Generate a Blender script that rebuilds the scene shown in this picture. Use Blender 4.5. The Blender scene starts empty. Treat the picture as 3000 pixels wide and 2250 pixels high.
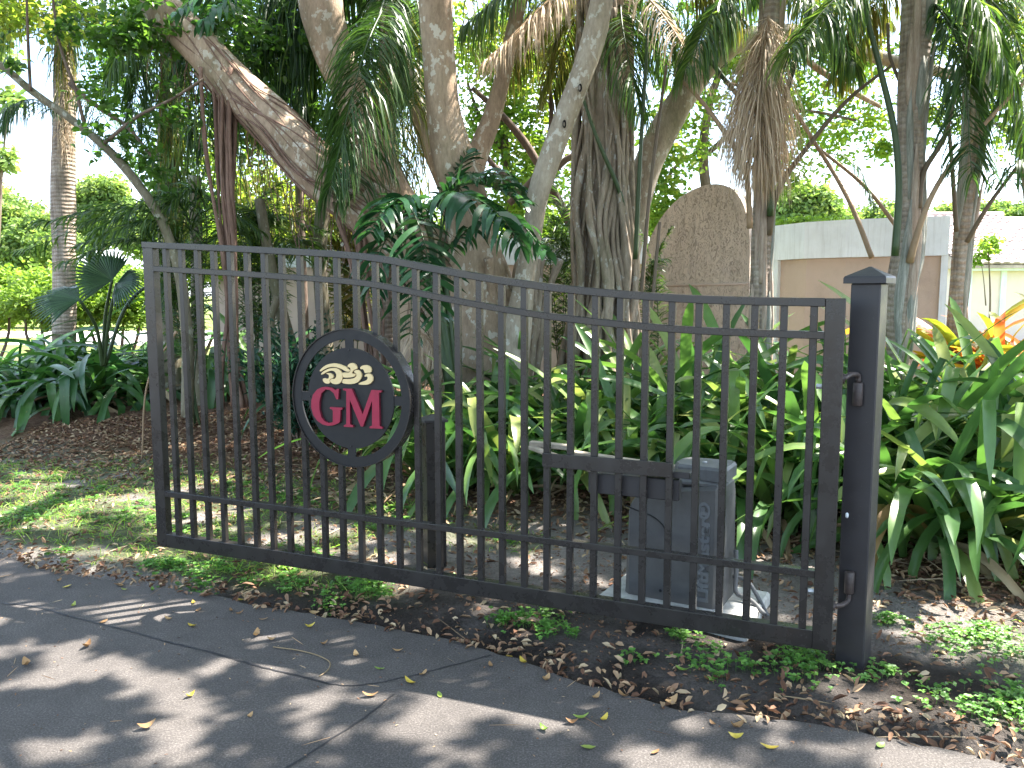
import bpy, bmesh, math, random
import numpy as np
from mathutils import Vector, Matrix
from mathutils.geometry import tessellate_polygon
R = math.radians
random.seed(7)
rng = np.random.default_rng(11)
scene = bpy.context.scene
col = scene.collection

# ------------------------------------------------------------------ camera, light, exposure
CAMH, PIT, ROLL, FPX = 1.664, 0.1097, -0.002, 2400.0
cam = bpy.data.cameras.new('camera'); cam_o = bpy.data.objects.new('camera', cam); col.objects.link(cam_o)
cam.sensor_width = 36; cam.lens = FPX / 3000 * 36; cam.clip_end = 2000; cam.clip_start = 0.05
cam_o.location = (0, 0, CAMH); cam_o.rotation_euler = (math.pi / 2 - PIT, 0, 0)
cam_o.rotation_euler = (Matrix.Rotation(math.pi / 2 - PIT, 3, 'X') @ Matrix.Rotation(ROLL, 3, 'Z')).to_euler()
scene.camera = cam_o

SUN_AZ, SUN_EL = 25.0, 57.0                 # degrees: azimuth from +x towards +y
LS = np.array([math.cos(R(SUN_EL)) * math.cos(R(SUN_AZ)), math.cos(R(SUN_EL)) * math.sin(R(SUN_AZ)), math.sin(R(SUN_EL))])
sun = bpy.data.lights.new('sun', 'SUN'); sun.energy = 5.0; sun.angle = R(0.53); sun.color = (1.0, 0.93, 0.84)
sun_o = bpy.data.objects.new('sun', sun); col.objects.link(sun_o)
sun_o.rotation_euler = Vector(LS).to_track_quat('Z', 'Y').to_euler(); sun_o.location = (10, 5, 20)
world = bpy.data.worlds.new('World'); scene.world = world; world.use_nodes = True
wn = world.node_tree; wn.nodes.clear()
sky = wn.nodes.new('ShaderNodeTexSky'); sky.sky_type = 'NISHITA'; sky.sun_disc = False
sky.sun_elevation = R(SUN_EL); sky.sun_rotation = R(90 - SUN_AZ); sky.air_density = 1.0; sky.dust_density = 1.5; sky.ozone_density = 1.0
tc = wn.nodes.new('ShaderNodeTexCoord')
mp = wn.nodes.new('ShaderNodeMapping'); mp.inputs['Scale'].default_value = (1, 1, 2.2); wn.links.new(tc.outputs['Generated'], mp.inputs['Vector'])
nz = wn.nodes.new('ShaderNodeTexNoise'); nz.inputs['Scale'].default_value = 3.2; nz.inputs['Detail'].default_value = 7; nz.inputs['Roughness'].default_value = .6
wn.links.new(mp.outputs['Vector'], nz.inputs['Vector'])
cr = wn.nodes.new('ShaderNodeValToRGB'); cr.color_ramp.elements[0].position = .46; cr.color_ramp.elements[1].position = .68
wn.links.new(nz.outputs['Fac'], cr.inputs['Fac'])
mx = wn.nodes.new('ShaderNodeMixRGB'); mx.inputs['Color2'].default_value = (5.4, 5.9, 6.8, 1)
wn.links.new(cr.outputs['Color'], mx.inputs['Fac']); wn.links.new(sky.outputs['Color'], mx.inputs['Color1'])
bg = wn.nodes.new('ShaderNodeBackground'); bg.inputs['Strength'].default_value = 0.13
wo = wn.nodes.new('ShaderNodeOutputWorld'); wn.links.new(mx.outputs['Color'], bg.inputs['Color']); wn.links.new(bg.outputs['Background'], wo.inputs['Surface'])
vs = scene.view_settings; vs.view_transform = 'Standard'; vs.look = 'None'; vs.gamma = 1; vs.use_curve_mapping = False; vs.exposure = 2.45
scene.render.engine = 'CYCLES'
cy = scene.cycles; cy.max_bounces = 8; cy.diffuse_bounces = 4; cy.glossy_bounces = 2; cy.transmission_bounces = 4; cy.transparent_max_bounces = 4
cy.use_denoising = True; cy.caustics_reflective = False; cy.caustics_refractive = False; cy.sample_clamp_indirect = 6

# ------------------------------------------------------------------ photo measurement -> world
K = 3000 / 2212.0
def ray(px, py):
    x = (px * K - 1500) / FPX; y = -(py * K - 1125) / FPX
    c, s = math.cos(ROLL), math.sin(ROLL)
    rt = np.array([1, 0, 0.]); up = np.array([0, math.sin(PIT), math.cos(PIT)]); fw = np.array([0, math.cos(PIT), -math.sin(PIT)])
    r2 = c * rt + s * up; u2 = -s * rt + c * up
    return r2 * x + u2 * y + fw
C0 = np.array([0, 0, CAMH])
def P(px, py, d):
    r = ray(px, py); return C0 + r * (d / r[1])
YAW = -0.4034
GO = np.array([-2.0455, 4.8569, 0.]); GU = np.array([math.cos(YAW), math.sin(YAW), 0.]); GN = np.array([-math.sin(YAW), math.cos(YAW), 0.])
def gate_ut(x, y):
    return (x - GO[0]) * GU[0] + (y - GO[1]) * GU[1], (x - GO[0]) * GN[0] + (y - GO[1]) * GN[1]
def gplane(px3, py3, off=0.0):      # 3000-px photo point -> (u, z) on the gate's plane, off metres behind its front
    r = ray(px3 / K, py3 / K); n = GN
    k = (np.dot(GO + GN * off - C0, n)) / np.dot(r, n); p = C0 + r * k
    return np.dot(p - GO, GU), p[2]
def sst(a, b, v):
    t = np.clip((v - a) / (b - a), 0, 1); return t * t * (3 - 2 * t)
EDGE_PX = [(0,1625),(203,1680),(434,1717),(576,1730),(746,1771),(949,1802),(1153,1839),(1356,1880),(1500,1922),(1636,1975),(1839,2036),(1975,2070),(2178,2093),(2348,2108),(2517,2144),(2720,2178),(2856,2212),(3000,2246)]
edge = []
for a, b in EDGE_PX:
    r = ray(a / K, b / K); k = -CAMH / r[2]; p = C0 + r * k; edge.append((p[0], p[1]))
edge = np.array(edge)
edge = np.vstack([[edge[0] + (edge[0] - edge[3]) * 30], [edge[0] + (edge[0] - edge[2]) * 2], edge, [edge[-1] + (edge[-1] - edge[-4]) * 4], [edge[-1] + (edge[-1] - edge[-4]) * 40]])
o = np.argsort(edge[:, 0]); edge = edge[o]
def yedge(x): return np.interp(x, edge[:, 0], edge[:, 1])
def vnoise(x, y, seed=0):
    a = seed * 12.7
    return (np.sin(x * 1.7 + y * 2.3 + a) + np.sin(x * 3.9 - y * 2.1 + a * 2) * .6 + np.sin(-x * 5.3 + y * 6.7 + a * 3) * .4 + np.sin(x * 11.1 + y * 9.2 + a) * .22) / 2.22
def terrain(x, y):
    x = np.asarray(x, float); y = np.asarray(y, float)
    u, t = gate_ut(x, y)
    z = .34 * sst(1.7, 4.6, t) * (1 - .6 * sst(8, 14, t)) + .05 * sst(3.6, 5.5, u) * sst(0.2, 2, t)
    e = y - yedge(x)
    m = sst(-.02, .22, e)
    z = z + m * (.012 * vnoise(x * 2.2, y * 2.2, 1) + .008 * vnoise(x * 7, y * 7, 2) + .012) + (m - 1) * .05
    return z
def G(px, py):
    z = 0.
    r = ray(px, py)
    for i in range(12):
        k = (z - CAMH) / r[2]; p = C0 + r * k; z = .5 * z + .5 * float(terrain(p[0], p[1]))
    return np.array([p[0], p[1], float(terrain(p[0], p[1]))])

# ------------------------------------------------------------------ object helpers
def link(o, parent=None):
    col.objects.link(o)
    if parent is not None: o.parent = parent
    return o
def tag(o, label=None, cat=None, group=None, kind=None):
    if label: o['label'] = label
    if cat: o['category'] = cat
    if group: o['group'] = group
    if kind: o['kind'] = kind
    return o
def empty(name, loc, label=None, cat=None, group=None, rz=0.):
    o = bpy.data.objects.new(name, None); o.location = [float(v) for v in loc]; o.rotation_euler = (0, 0, rz); o.empty_display_size = .1
    link(o); tag(o, label, cat, group); return o
class MB:
    def __init__(s): s.v = []; s.q = []; s.t = []; s.n = 0; s.a = []
    def add(s, v, q=None, t=None, tint=0.5):
        v = np.asarray(v, float).reshape(-1, 3)
        if q is not None and len(q): s.q.append(np.asarray(q, int).reshape(-1, 4) + s.n)
        if t is not None and len(t): s.t.append(np.asarray(t, int).reshape(-1, 3) + s.n)
        s.v.append(v); s.a.append(np.broadcast_to(np.asarray(tint, float).reshape(-1) if np.ndim(tint) else np.full(1, tint), (len(v),)) if not (np.ndim(tint) and len(np.ravel(tint)) == len(v)) else np.ravel(tint))
        s.n += len(v)
    def mesh(s, name, mat, smooth=True, org=None):
        v = np.concatenate(s.v) if s.v else np.zeros((0, 3))
        if org is not None: v = v - np.asarray(org)
        q = np.concatenate(s.q) if s.q else np.zeros((0, 4), int); t = np.concatenate(s.t) if s.t else np.zeros((0, 3), int)
        me = bpy.data.meshes.new(name)
        me.vertices.add(len(v)); me.vertices.foreach_set('co', v.astype(np.float32).ravel())
        nl = len(q) * 4 + len(t) * 3
        me.loops.add(nl); me.loops.foreach_set('vertex_index', np.concatenate([q.ravel(), t.ravel()]).astype(np.int32))
        me.polygons.add(len(q) + len(t))
        st = np.concatenate([np.arange(len(q)) * 4, len(q) * 4 + np.arange(len(t)) * 3]).astype(np.int32)
        me.polygons.foreach_set('loop_start', st)
        me.polygons.foreach_set('use_smooth', np.full(len(q) + len(t), smooth))
        a = me.attributes.new('tint', 'FLOAT', 'POINT'); a.data.foreach_set('value', np.concatenate(s.a).astype(np.float32))
        me.materials.append(mat); me.update(calc_edges=True); return me
    def build(s, name, mat, parent=None, smooth=True, org=None):
        if parent is not None and org is None: org = np.array(parent.location)
        o = bpy.data.objects.new(name, s.mesh(name, mat, smooth, org if org is not None else None))
        if org is not None and parent is None: o.location = [float(x) for x in org]
        return link(o, parent)
def box(mb, c, sx, sy, sz, ux=np.array([1, 0, 0.]), uy=np.array([0, 1, 0.]), uz=np.array([0, 0, 1.]), bev=0.0, tint=.5):
    """box centred at c; bev chamfers the vertical and horizontal edges"""
    c = np.asarray(c, float)
    if bev <= 0:
        vs_ = [c + ux * a * sx / 2 + uy * b * sy / 2 + uz * d * sz / 2 for a in (-1, 1) for b in (-1, 1) for d in (-1, 1)]
        mb.add(vs_, [(0, 1, 3, 2), (4, 6, 7, 5), (0, 4, 5, 1), (2, 3, 7, 6), (0, 2, 6, 4), (1, 5, 7, 3)], tint=tint); return
    h = np.array([sx, sy, sz]) / 2; b = min(bev, h.min() * .8)
    pts = {}; vl = []
    for a in (-1, 1):
        for e in (-1, 1):
            for d in (-1, 1):
                for ax in range(3):
                    q = np.array([a, e, d]) * h; 
                    for k in range(3):
                        if k != ax: q[k] -= np.sign(q[k]) * b
                    pts[(a, e, d, ax)] = len(vl); vl.append(c + ux * q[0] + uy * q[1] + uz * q[2])
    qs = []; ts = []
    for ax in range(3):
        o1, o2 = [k for k in range(3) if k != ax]
        for sg in (-1, 1):
            loop = []
            for s1, s2 in ((-1, -1), (1, -1), (1, 1), (-1, 1)):
                k = [0, 0, 0]; k[ax] = sg; k[o1] = s1; k[o2] = s2; loop.append(pts[(*k, ax)])
            qs.append(loop if (sg > 0) == (ax != 1) else loop[::-1])
    for ax in range(3):     # edges parallel to ax
        o1, o2 = [k for k in range(3) if k != ax]
        for s1 in (-1, 1):
            for s2 in (-1, 1):
                ka = [0, 0, 0]; kb = [0, 0, 0]; ka[ax] = -1; kb[ax] = 1; ka[o1] = kb[o1] = s1; ka[o2] = kb[o2] = s2
                f = [pts[(*ka, o1)], pts[(*kb, o1)], pts[(*kb, o2)], pts[(*ka, o2)]]
                qs.append(f)
    for a in (-1, 1):
        for e in (-1, 1):
            for d in (-1, 1): ts.append([pts[(a, e, d, k)] for k in range(3)])
    vl = np.array(vl)
    def fix(f):
        p = vl[f]; n = np.cross(p[1] - p[0], p[2] - p[0]); return f if np.dot(n, p.mean(0) - c) > 0 else f[::-1]
    mb.add(vl, [fix(f) for f in qs], [fix(f) for f in ts], tint=tint)
def smooth_path(pts, n):
    pts = np.asarray(pts, float); m = len(pts)
    s = np.concatenate([[0], np.cumsum(np.linalg.norm(np.diff(pts[:, :3], axis=0), axis=1))]); s /= s[-1]
    tt = np.linspace(0, 1, n); out = np.zeros((n, pts.shape[1]))
    tg = np.gradient(pts, s, axis=0)
    idx = np.clip(np.searchsorted(s, tt, side='right') - 1, 0, m - 2)
    h = s[idx + 1] - s[idx]; x = ((tt - s[idx]) / h)[:, None]; h = h[:, None]
    return (2 * x**3 - 3 * x**2 + 1) * pts[idx] + (x**3 - 2 * x**2 + x) * h * tg[idx] + (-2 * x**3 + 3 * x**2) * pts[idx + 1] + (x**3 - x**2) * h * tg[idx + 1]
def tube(mb, path, rad, sides=10, rough=0.0, seed=0, tint=.5, cap=True, flat=1.0, ribs=0):
    path = np.asarray(path, float); n = len(path); rad = np.broadcast_to(np.asarray(rad, float), (n,))
    tan = np.gradient(path, axis=0); tan /= np.linalg.norm(tan, axis=1)[:, None] + 1e-9
    ref = np.array([0, 1, 0.]) if abs(tan[0][1]) < .9 else np.array([1, 0, 0.])
    U = np.zeros((n, 3)); 
    u = ref - tan[0] * np.dot(ref, tan[0]); u /= np.linalg.norm(u)
    for i in range(n):
        u = u - tan[i] * np.dot(u, tan[i]); u /= np.linalg.norm(u); U[i] = u
    W = np.cross(tan, U)
    th = np.linspace(0, 2 * np.pi, sides, endpoint=False)
    s = np.concatenate([[0], np.cumsum(np.linalg.norm(np.diff(path, axis=0), axis=1))])
    rr = rad[:, None] * np.ones(sides)
    if rough > 0:
        q = seed * 3.1
        rr = rr * (1 + rough * (np.sin(3 * th[None] + s[:, None] * 2.1 + q) * .5 + np.sin(2 * th[None] - s[:, None] * 3.7 + q * 2) * .6 + np.sin(5 * th[None] + s[:, None] * 6.3 + q) * .35 + np.sin(s[:, None] * 9 + 4 * th[None] + q * 5) * .25))
    if ribs: rr = rr * (1 + .07 * np.abs(np.sin(ribs * th[None] / 2 + seed)))
    v = path[:, None] + U[:, None] * (np.cos(th)[None, :, None] * rr[..., None]) + W[:, None] * (np.sin(th)[None, :, None] * rr[..., None] * flat)
    i = np.arange(n - 1)[:, None] * sides; j = np.arange(sides)[None]; j2 = (j + 1) % sides
    q = np.stack([i + j, i + j2, i + sides + j2, i + sides + j], -1).reshape(-1, 4)
    v = v.reshape(-1, 3)
    tris = []
    if cap:
        v = np.vstack([v, path[0], path[-1]]); a = n * sides
        tris = [(a, (k + 1) % sides, k) for k in range(sides)] + [(a + 1, (n - 1) * sides + k, (n - 1) * sides + (k + 1) % sides) for k in range(sides)]
    mb.add(v, q, tris, tint=tint)
def pxpath(pts, dflt=None):
    """photo points (x, y, width in px, depth) -> smooth 3-D path and radii"""
    a = []
    for p in pts:
        d = p[3] if len(p) > 3 else dflt
        w = P(p[0], p[1], d); a.append([*w, p[2] * K / 2 / FPX * d])
    return np.array(a)
def nrm(a): return a / (np.linalg.norm(a, axis=-1, keepdims=True) + 1e-9)
def leaves(mb, c, length, width, up=.5, droop=0., tint=None, r=rng, dirs=None, fold=.16):
    n = len(c); c = np.asarray(c, float)
    if n == 0: return
    a = r.normal(size=(n, 3)) if dirs is None else dirs + r.normal(size=(n, 3)) * .35
    if dirs is None: a[:, 2] = a[:, 2] * .6 - droop
    a = nrm(a)
    nn = r.normal(size=(n, 3)); nn[:, 2] = np.abs(nn[:, 2]) + up; nn = nn - a * np.sum(nn * a, 1)[:, None]; nn = nrm(nn)
    s = np.cross(a, nn)
    l = (length * r.uniform(.65, 1.25, n))[:, None]; w = (width * r.uniform(.75, 1.2, n))[:, None]
    v = np.stack([c, c + a * l * .3 - s * w * .5 + nn * w * fold, c + a * l * .68 - s * w * .42 + nn * w * fold, c + a * l - nn * l * .1,
                  c + a * l * .68 + s * w * .42 + nn * w * fold, c + a * l * .3 + s * w * .5 + nn * w * fold], 1)
    k = np.arange(n)[:, None] * 6
    q = np.concatenate([k + np.array([0, 3, 2, 1]), k + np.array([0, 5, 4, 3])])
    if tint is None: tint = r.uniform(0, 1, n)
    mb.add(v.reshape(-1, 3), q, tint=np.repeat(np.broadcast_to(tint, (n,)), 6))
def strips(mb, p0, d0, length, width, segs, hang, tint, r=rng, tw=.5, power=1.0):
    """bent tapering blades (leaflets, grass): start points, start directions"""
    n = len(p0); p0 = np.asarray(p0, float); d0 = nrm(np.asarray(d0, float))
    length = np.broadcast_to(length, (n,)); width = np.broadcast_to(width, (n,)); hang = np.broadcast_to(hang, (n,))
    sd = nrm(np.cross(d0, np.array([0, 0, 1.])) + r.normal(size=(n, 3)) * tw)
    pts = [p0]; dn = np.array([0, 0, -1.]); dirs = []
    for k in range(segs):
        t = ((k + .5) / segs) ** power
        d = nrm(d0 * (1 - hang[:, None] * t) + dn * (hang[:, None] * t * 1.3)); dirs.append(d)
        pts.append(pts[-1] + d * (length / segs)[:, None])
    V = []
    for k in range(segs + 1):
        t = k / segs; wv = (.55 + 1.8 * t if t < .25 else 1.0 if t < .6 else max(.06, 1 - ((t - .6) / .4) ** 1.6))
        d = dirs[min(k, segs - 1)]; s = nrm(sd - d * np.sum(sd * d, 1)[:, None])
        V += [pts[k] - s * (width * wv / 2)[:, None], pts[k] + s * (width * wv / 2)[:, None]]
    V = np.stack(V, 1); m = 2 * (segs + 1)
    b = np.arange(n)[:, None] * m
    q = np.concatenate([b + np.array([2 * k, 2 * k + 1, 2 * k + 3, 2 * k + 2]) for k in range(segs)])
    mb.add(V.reshape(-1, 3), q, tint=np.repeat(np.broadcast_to(tint, (n,)), m))

# ------------------------------------------------------------------ materials
class Mat:
    def __init__(s, name):
        s.m = bpy.data.materials.new(name); s.m.use_nodes = True; s.nt = s.m.node_tree; s.nt.nodes.clear()
        s.out = s.nt.nodes.new('ShaderNodeOutputMaterial')
    def n(s, t, ins=None, **pr):
        nd = s.nt.nodes.new('ShaderNode' + t)
        for k, v in pr.items(): setattr(nd, k, v)
        for k, v in (ins or {}).items():
            if hasattr(v, 'is_output'): s.nt.links.new(v, nd.inputs[k])
            else:
                if isinstance(v, tuple) and len(v) == 3 and nd.inputs[k].type == 'RGBA': v = (*v, 1)
                nd.inputs[k].default_value = v
        return nd
    def ramp(s, fac, stops):
        nd = s.nt.nodes.new('ShaderNodeValToRGB'); e = nd.color_ramp.elements
        while len(e) > 1: e.remove(e[-1])
        e[0].position = stops[0][0]; e[0].color = (*stops[0][1], 1) if isinstance(stops[0][1], tuple) else (stops[0][1],) * 3 + (1,)
        for p, c in stops[1:]:
            x = e.new(p); x.color = (*c, 1) if isinstance(c, tuple) else (c, c, c, 1)
        if hasattr(fac, 'is_output'): s.nt.links.new(fac, nd.inputs['Fac'])
        return nd.outputs['Color']
    def mix(s, f, a, b, mode='MIX'):
        return s.n('MixRGB', {'Fac': f, 'Color1': a, 'Color2': b}, blend_type=mode).outputs['Color']
    def coord(s, k='Object', scale=(1, 1, 1)):
        t = s.n('TexCoord').outputs[k]
        return s.n('Mapping', {'Vector': t, 'Scale': scale}).outputs['Vector']
    def pos(s, scale=(1, 1, 1)):
        t = s.n('NewGeometry').outputs['Position']
        return s.n('Mapping', {'Vector': t, 'Scale': scale}).outputs['Vector']
    def noise(s, vec, sc, det=5, rough=.6, dist=0.):
        return s.n('TexNoise', {'Vector': vec, 'Scale': sc, 'Detail': det, 'Roughness': rough, 'Distortion': dist}).outputs['Fac']
    def attr(s, nm='tint'): return s.n('Attribute', attribute_name=nm).outputs['Fac']
    def rnd(s): return s.n('ObjectInfo').outputs['Random']
    def bump(s, h, st=.5, dist=.01): return s.n('Bump', {'Height': h, 'Strength': st, 'Distance': dist}).outputs['Normal']
    def bsdf(s, color, rough=.6, spec=.5, normal=None, metal=0., **kw):
        d = {'Base Color': color, 'Roughness': rough, 'Specular IOR Level': spec, 'Metallic': metal}
        if normal is not None: d['Normal'] = normal
        d.update(kw); return s.n('BsdfPrincipled', d).outputs['BSDF']
    def done(s, sh): s.nt.links.new(sh, s.out.inputs['Surface']); return s.m
def leafmat(name, cols, trans=.4, rough=.42, spec=.4, src='tint', tr=(1.9, 2.0, 1.0), extra=None):
    m = Mat(name); f = m.attr() if src == 'tint' else m.rnd()
    c = m.ramp(f, [(i / max(1, len(cols) - 1), k) for i, k in enumerate(cols)])
    if extra: c = extra(m, c)
    nz = m.noise(m.pos(), 9, 3); c = m.mix(.5, c, m.ramp(nz, [(.3, .75), (.7, 1.25)]), 'MULTIPLY')
    p = m.bsdf(c, rough, spec)
    t = m.n('BsdfTranslucent', {'Color': m.mix(1., c, tr, 'MULTIPLY')}).outputs['BSDF']
    return m.done(m.n('MixShader', {0: trans, 1: p, 2: t}).outputs['Shader'])
def barkmat(name, c0, c1, c2, lichen=None, scale=(1, 1, .35), ring=False):
    m = Mat(name); v = m.pos(scale)
    n1 = m.noise(v, 7, 8, .65); n2 = m.noise(v, 42, 6, .7)
    c = m.ramp(n1, [(.25, c0), (.5, c1), (.75, c2)])
    c = m.mix(.55, c, m.ramp(n2, [(.3, .55), (.7, 1.35)]), 'MULTIPLY')
    if lichen:
        n3 = m.noise(m.pos((1, 1, .7)), 13, 4, .6); n4 = m.noise(m.pos(), 1.7, 2)
        f = m.n('Math', {0: n3, 1: m.n('Math', {0: n4, 1: .16}, operation='MULTIPLY').outputs[0]}, operation='ADD').outputs[0]
        c = m.mix(m.ramp(f, [(.665, 0.), (.70, .8)]), c, lichen)
        g = m.noise(m.pos((1, 1, .5)), 2.3, 5); c = m.mix(m.ramp(g, [(.52, 0.), (.72, .45)]), c, (.075, .10, .035))
    h = n2
    if ring:
        w = m.n('TexWave', {'Vector': m.pos(), 'Scale': 5.5, 'Distortion': 2.5, 'Detail': 3, 'Detail Scale': 1.5}, bands_direction='Z').outputs['Fac']
        c = m.mix(.22, c, m.ramp(w, [(.0, .5), (.3, 1.15)]), 'MULTIPLY'); vs_ = m.noise(m.pos((9, 9, .5)), 2.4, 6, .7); c = m.mix(.6, c, m.ramp(vs_, [(.35, .45), (.6, 1.35)]), 'MULTIPLY'); h = m.n('Math', {0: n2, 1: w}, operation='ADD').outputs[0]
    return m.done(m.bsdf(c, .85, .2, m.bump(h, .8, .012)))
def stucco(name, c0, c1, worm=True):
    m = Mat(name); v = m.pos()
    n0 = m.noise(v, 1.3, 5); c = m.ramp(n0, [(.3, c0), (.7, c1)])
    w = m.noise(m.pos((1, 1, .5)), 27, 2, .5, 1.8); fine = m.noise(v, 90, 4)
    groove = m.ramp(w, [(.36, 0.), (.43, 1.), (.60, 1.), (.66, .35)])
    if worm: c = m.mix(.6, c, m.ramp(w, [(.37, .4), (.44, 1.), (.56, 1.), (.62, .75)]), 'MULTIPLY')
    st = m.noise(m.pos((6, 6, .5) if worm else (1, 1, .8)), 2.2, 6, .7); c = m.mix(.45 if worm else .3, c, m.ramp(st, [(.34, .6), (.52, 1.08)]), 'MULTIPLY')
    h = m.n('Math', {0: groove, 1: m.n('Math', {0: fine, 1: .3}, operation='MULTIPLY').outputs[0]}, operation='ADD').outputs[0]
    return m.done(m.bsdf(c, .9, .2, m.bump(h, .8 if worm else .35, .012 if worm else .004)))
def plain(name, c, rough=.5, spec=.5, var=.12, sc=12, bump=0., metal=0., streak=None):
    m = Mat(name); n = m.noise(m.pos(), sc, 6, .65)
    k = m.mix(1., m.n('RGB').outputs[0], m.ramp(n, [(.25, 1 - var * 2), (.75, 1 + var * 2)]), 'MULTIPLY')
    m.nt.nodes['RGB'].outputs[0].default_value = (*c, 1)
    if streak is not None:
        s = m.noise(m.pos((9, 9, .6)), 3, 6, .7); k = m.mix(m.ramp(s, [(.5, 0.), (.75, .5)]), k, streak)
    nr = m.bump(m.noise(m.pos(), sc * 9, 4), bump, .003) if bump else None
    rr = m.ramp(m.noise(m.pos(), sc * .7, 5), [(.3, max(0, rough - .1)), (.7, min(1, rough + .12))])
    return m.done(m.bsdf(k, rr, spec, nr, metal))

def gatepaint(name, c, rough=.24):
    m = Mat(name); v = m.pos()
    n = m.noise(v, 8, 6, .7); d = m.noise(v, 130, 3, .6); big = m.noise(m.pos((1, 1, .6)), 2.2, 5)
    k = m.ramp(n, [(.25, tuple(x * .8 for x in c)), (.75, tuple(x * 1.25 for x in c))])
    dust = m.ramp(big, [(.5, 0.), (.85, .12)]); k = m.mix(dust, k, (.075, .066, .06))
    k = m.mix(m.ramp(d, [(.68, 0.), (.76, .45)]), k, (.16, .15, .14))
    rr = m.ramp(n, [(.3, rough - .06), (.7, rough + .16)])
    return m.done(m.bsdf(k, rr, .5, m.bump(d, .12, .002)))
M = {}
M['gate'] = gatepaint('black gate paint', (.023, .0205, .019))
M['post'] = gatepaint('weathered dark post paint', (.024, .022, .024), .42)
M['disc'] = plain('matt black emblem plate', (.010, .0098, .0105), .5, .4, .1, 20)
M['letter'] = plain('crimson letter paint', (.29, .016, .045), .45, .4, .06, 30)
M['letterside'] = plain('dark crimson edge', (.13, .012, .025), .5, .4, .06, 30)
M['cream'] = plain('cream ornament paint', (.72, .55, .28), .5, .4, .04, 30)
M['hinge'] = plain('brown hinge steel', (.045, .033, .03), .55, .5, .25, 40, .3)
M['steel'] = plain('galvanised bolt', (.42, .43, .45), .4, .5, .15, 60, 0, .7)
M['plastic'] = plain('charcoal plastic', (.092, .091, .09), .45, .5, .14, 9, .08, 0., (.11, .115, .12))
M['plastic2'] = plain('worn charcoal lid', (.12, .122, .123), .5, .45, .2, 9, .08, 0., (.16, .18, .2))
M['emboss'] = plain('embossed plastic', (.13, .14, .15), .35, .6, .05, 30)
M['groove'] = plain('dark groove', (.01, .01, .012), .6, .3, .1, 30)
M['armtan'] = plain('weathered arm', (.36, .31, .24), .7, .3, .2, 14, .15)
M['concrete'] = plain('pale concrete', (.50, .50, .48), .85, .2, .16, 10, .5, 0., (.25, .24, .22))
M['conduit'] = plain('grey conduit', (.13, .135, .14), .6, .3, .1, 20)
M['stucco'] = stucco('tan stucco', (.55, .455, .375), (.64, .54, .455))
M['stuccosmooth'] = stucco('tan plaster', (.47, .375, .305), (.53, .43, .355), False)
M['white'] = plain('white wall paint', (.74, .80, .83), .8, .2, .06, 3, .2, 0., (.45, .48, .48))
M['housewall'] = plain('house wall paint', (.76, .62, .57), .8, .2, .03, 3)
M['tile'] = plain('terracotta roof tile', (.45, .36, .33), .8, .2, .25, 2.2, .1)
M['bark_a'] = barkmat('ficus bark', (.22, .155, .11), (.36, .265, .19), (.46, .35, .255), (.55, .50, .42))
M['bark_c'] = barkmat('ficus bark with pale spots', (.23, .165, .115), (.36, .27, .19), (.46, .36, .27), (.60, .56, .48))
M['bark_d'] = barkmat('pale grey bark', (.22, .175, .13), (.35, .295, .23), (.46, .405, .33), (.56, .54, .48))
M['bark_e'] = barkmat('strangler root bark', (.16, .125, .09), (.29, .235, .18), (.40, .335, .265), (.46, .44, .40))
M['bark_m'] = barkmat('mossy dark bark', (.10, .092, .06), (.18, .16, .11), (.27, .24, .17), (.36, .36, .30))
M['root'] = barkmat('reddish aerial root', (.10, .06, .045), (.20, .125, .095), (.28, .19, .15))
M['bark_palm'] = barkmat('palm bark', (.19, .15, .115), (.32, .26, .21), (.45, .40, .34), None, (1, 1, 1), True)
M['sheath'] = barkmat('dry palm sheath', (.26, .19, .14), (.44, .34, .27), (.58, .50, .43), None, (9, 9, .6))
M['sheath_g'] = barkmat('grey green palm sheath', (.15, .16, .13), (.30, .30, .26), (.50, .49, .45), None, (7, 7, .5))
M['twig'] = barkmat('twig bark', (.07, .05, .04), (.15, .11, .085), (.24, .19, .15))
M['petiole_g'] = leafmat('green petiole', [(.03, .055, .02), (.05, .085, .03)], .05, .45)
M['petiole_t'] = leafmat('tan petiole', [(.26, .17, .10), (.36, .25, .16)], .05, .6)
M['petiole_b'] = leafmat('brown petiole', [(.10, .075, .05), (.17, .125, .085)], .05, .6)
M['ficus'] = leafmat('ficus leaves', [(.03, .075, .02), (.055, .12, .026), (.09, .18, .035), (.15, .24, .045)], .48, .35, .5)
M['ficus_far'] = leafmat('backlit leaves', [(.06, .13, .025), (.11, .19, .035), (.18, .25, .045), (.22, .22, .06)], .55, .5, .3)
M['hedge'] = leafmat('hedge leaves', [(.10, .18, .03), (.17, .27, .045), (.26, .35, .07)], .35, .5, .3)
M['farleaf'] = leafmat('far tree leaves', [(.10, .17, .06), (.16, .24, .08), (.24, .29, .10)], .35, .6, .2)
M['frond'] = leafmat('palm leaflets', [(.026, .06, .022), (.045, .095, .028), (.075, .14, .035), (.13, .19, .045)], .4, .4, .5)
M['frond_y'] = leafmat('yellowing palm leaflets', [(.05, .08, .02), (.11, .13, .03), (.19, .18, .05), (.22, .16, .08)], .4, .5, .4)
M['frond_dead'] = leafmat('dead palm leaflets', [(.42, .32, .22), (.58, .46, .34), (.68, .57, .44)], .25, .7, .2, tr=(1.1, 1.05, .95))
M['broad'] = leafmat('broad palm leaflets', [(.014, .05, .022), (.022, .075, .03), (.04, .11, .04)], .22, .26, .6)
M['fan'] = leafmat('fan palm leaf', [(.016, .05, .022), (.03, .075, .03), (.05, .11, .045)], .25, .35, .5)
M['fern'] = leafmat('dark shrub leaves', [(.008, .04, .024), (.014, .055, .03), (.02, .07, .035)], .2, .45, .4)
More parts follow.
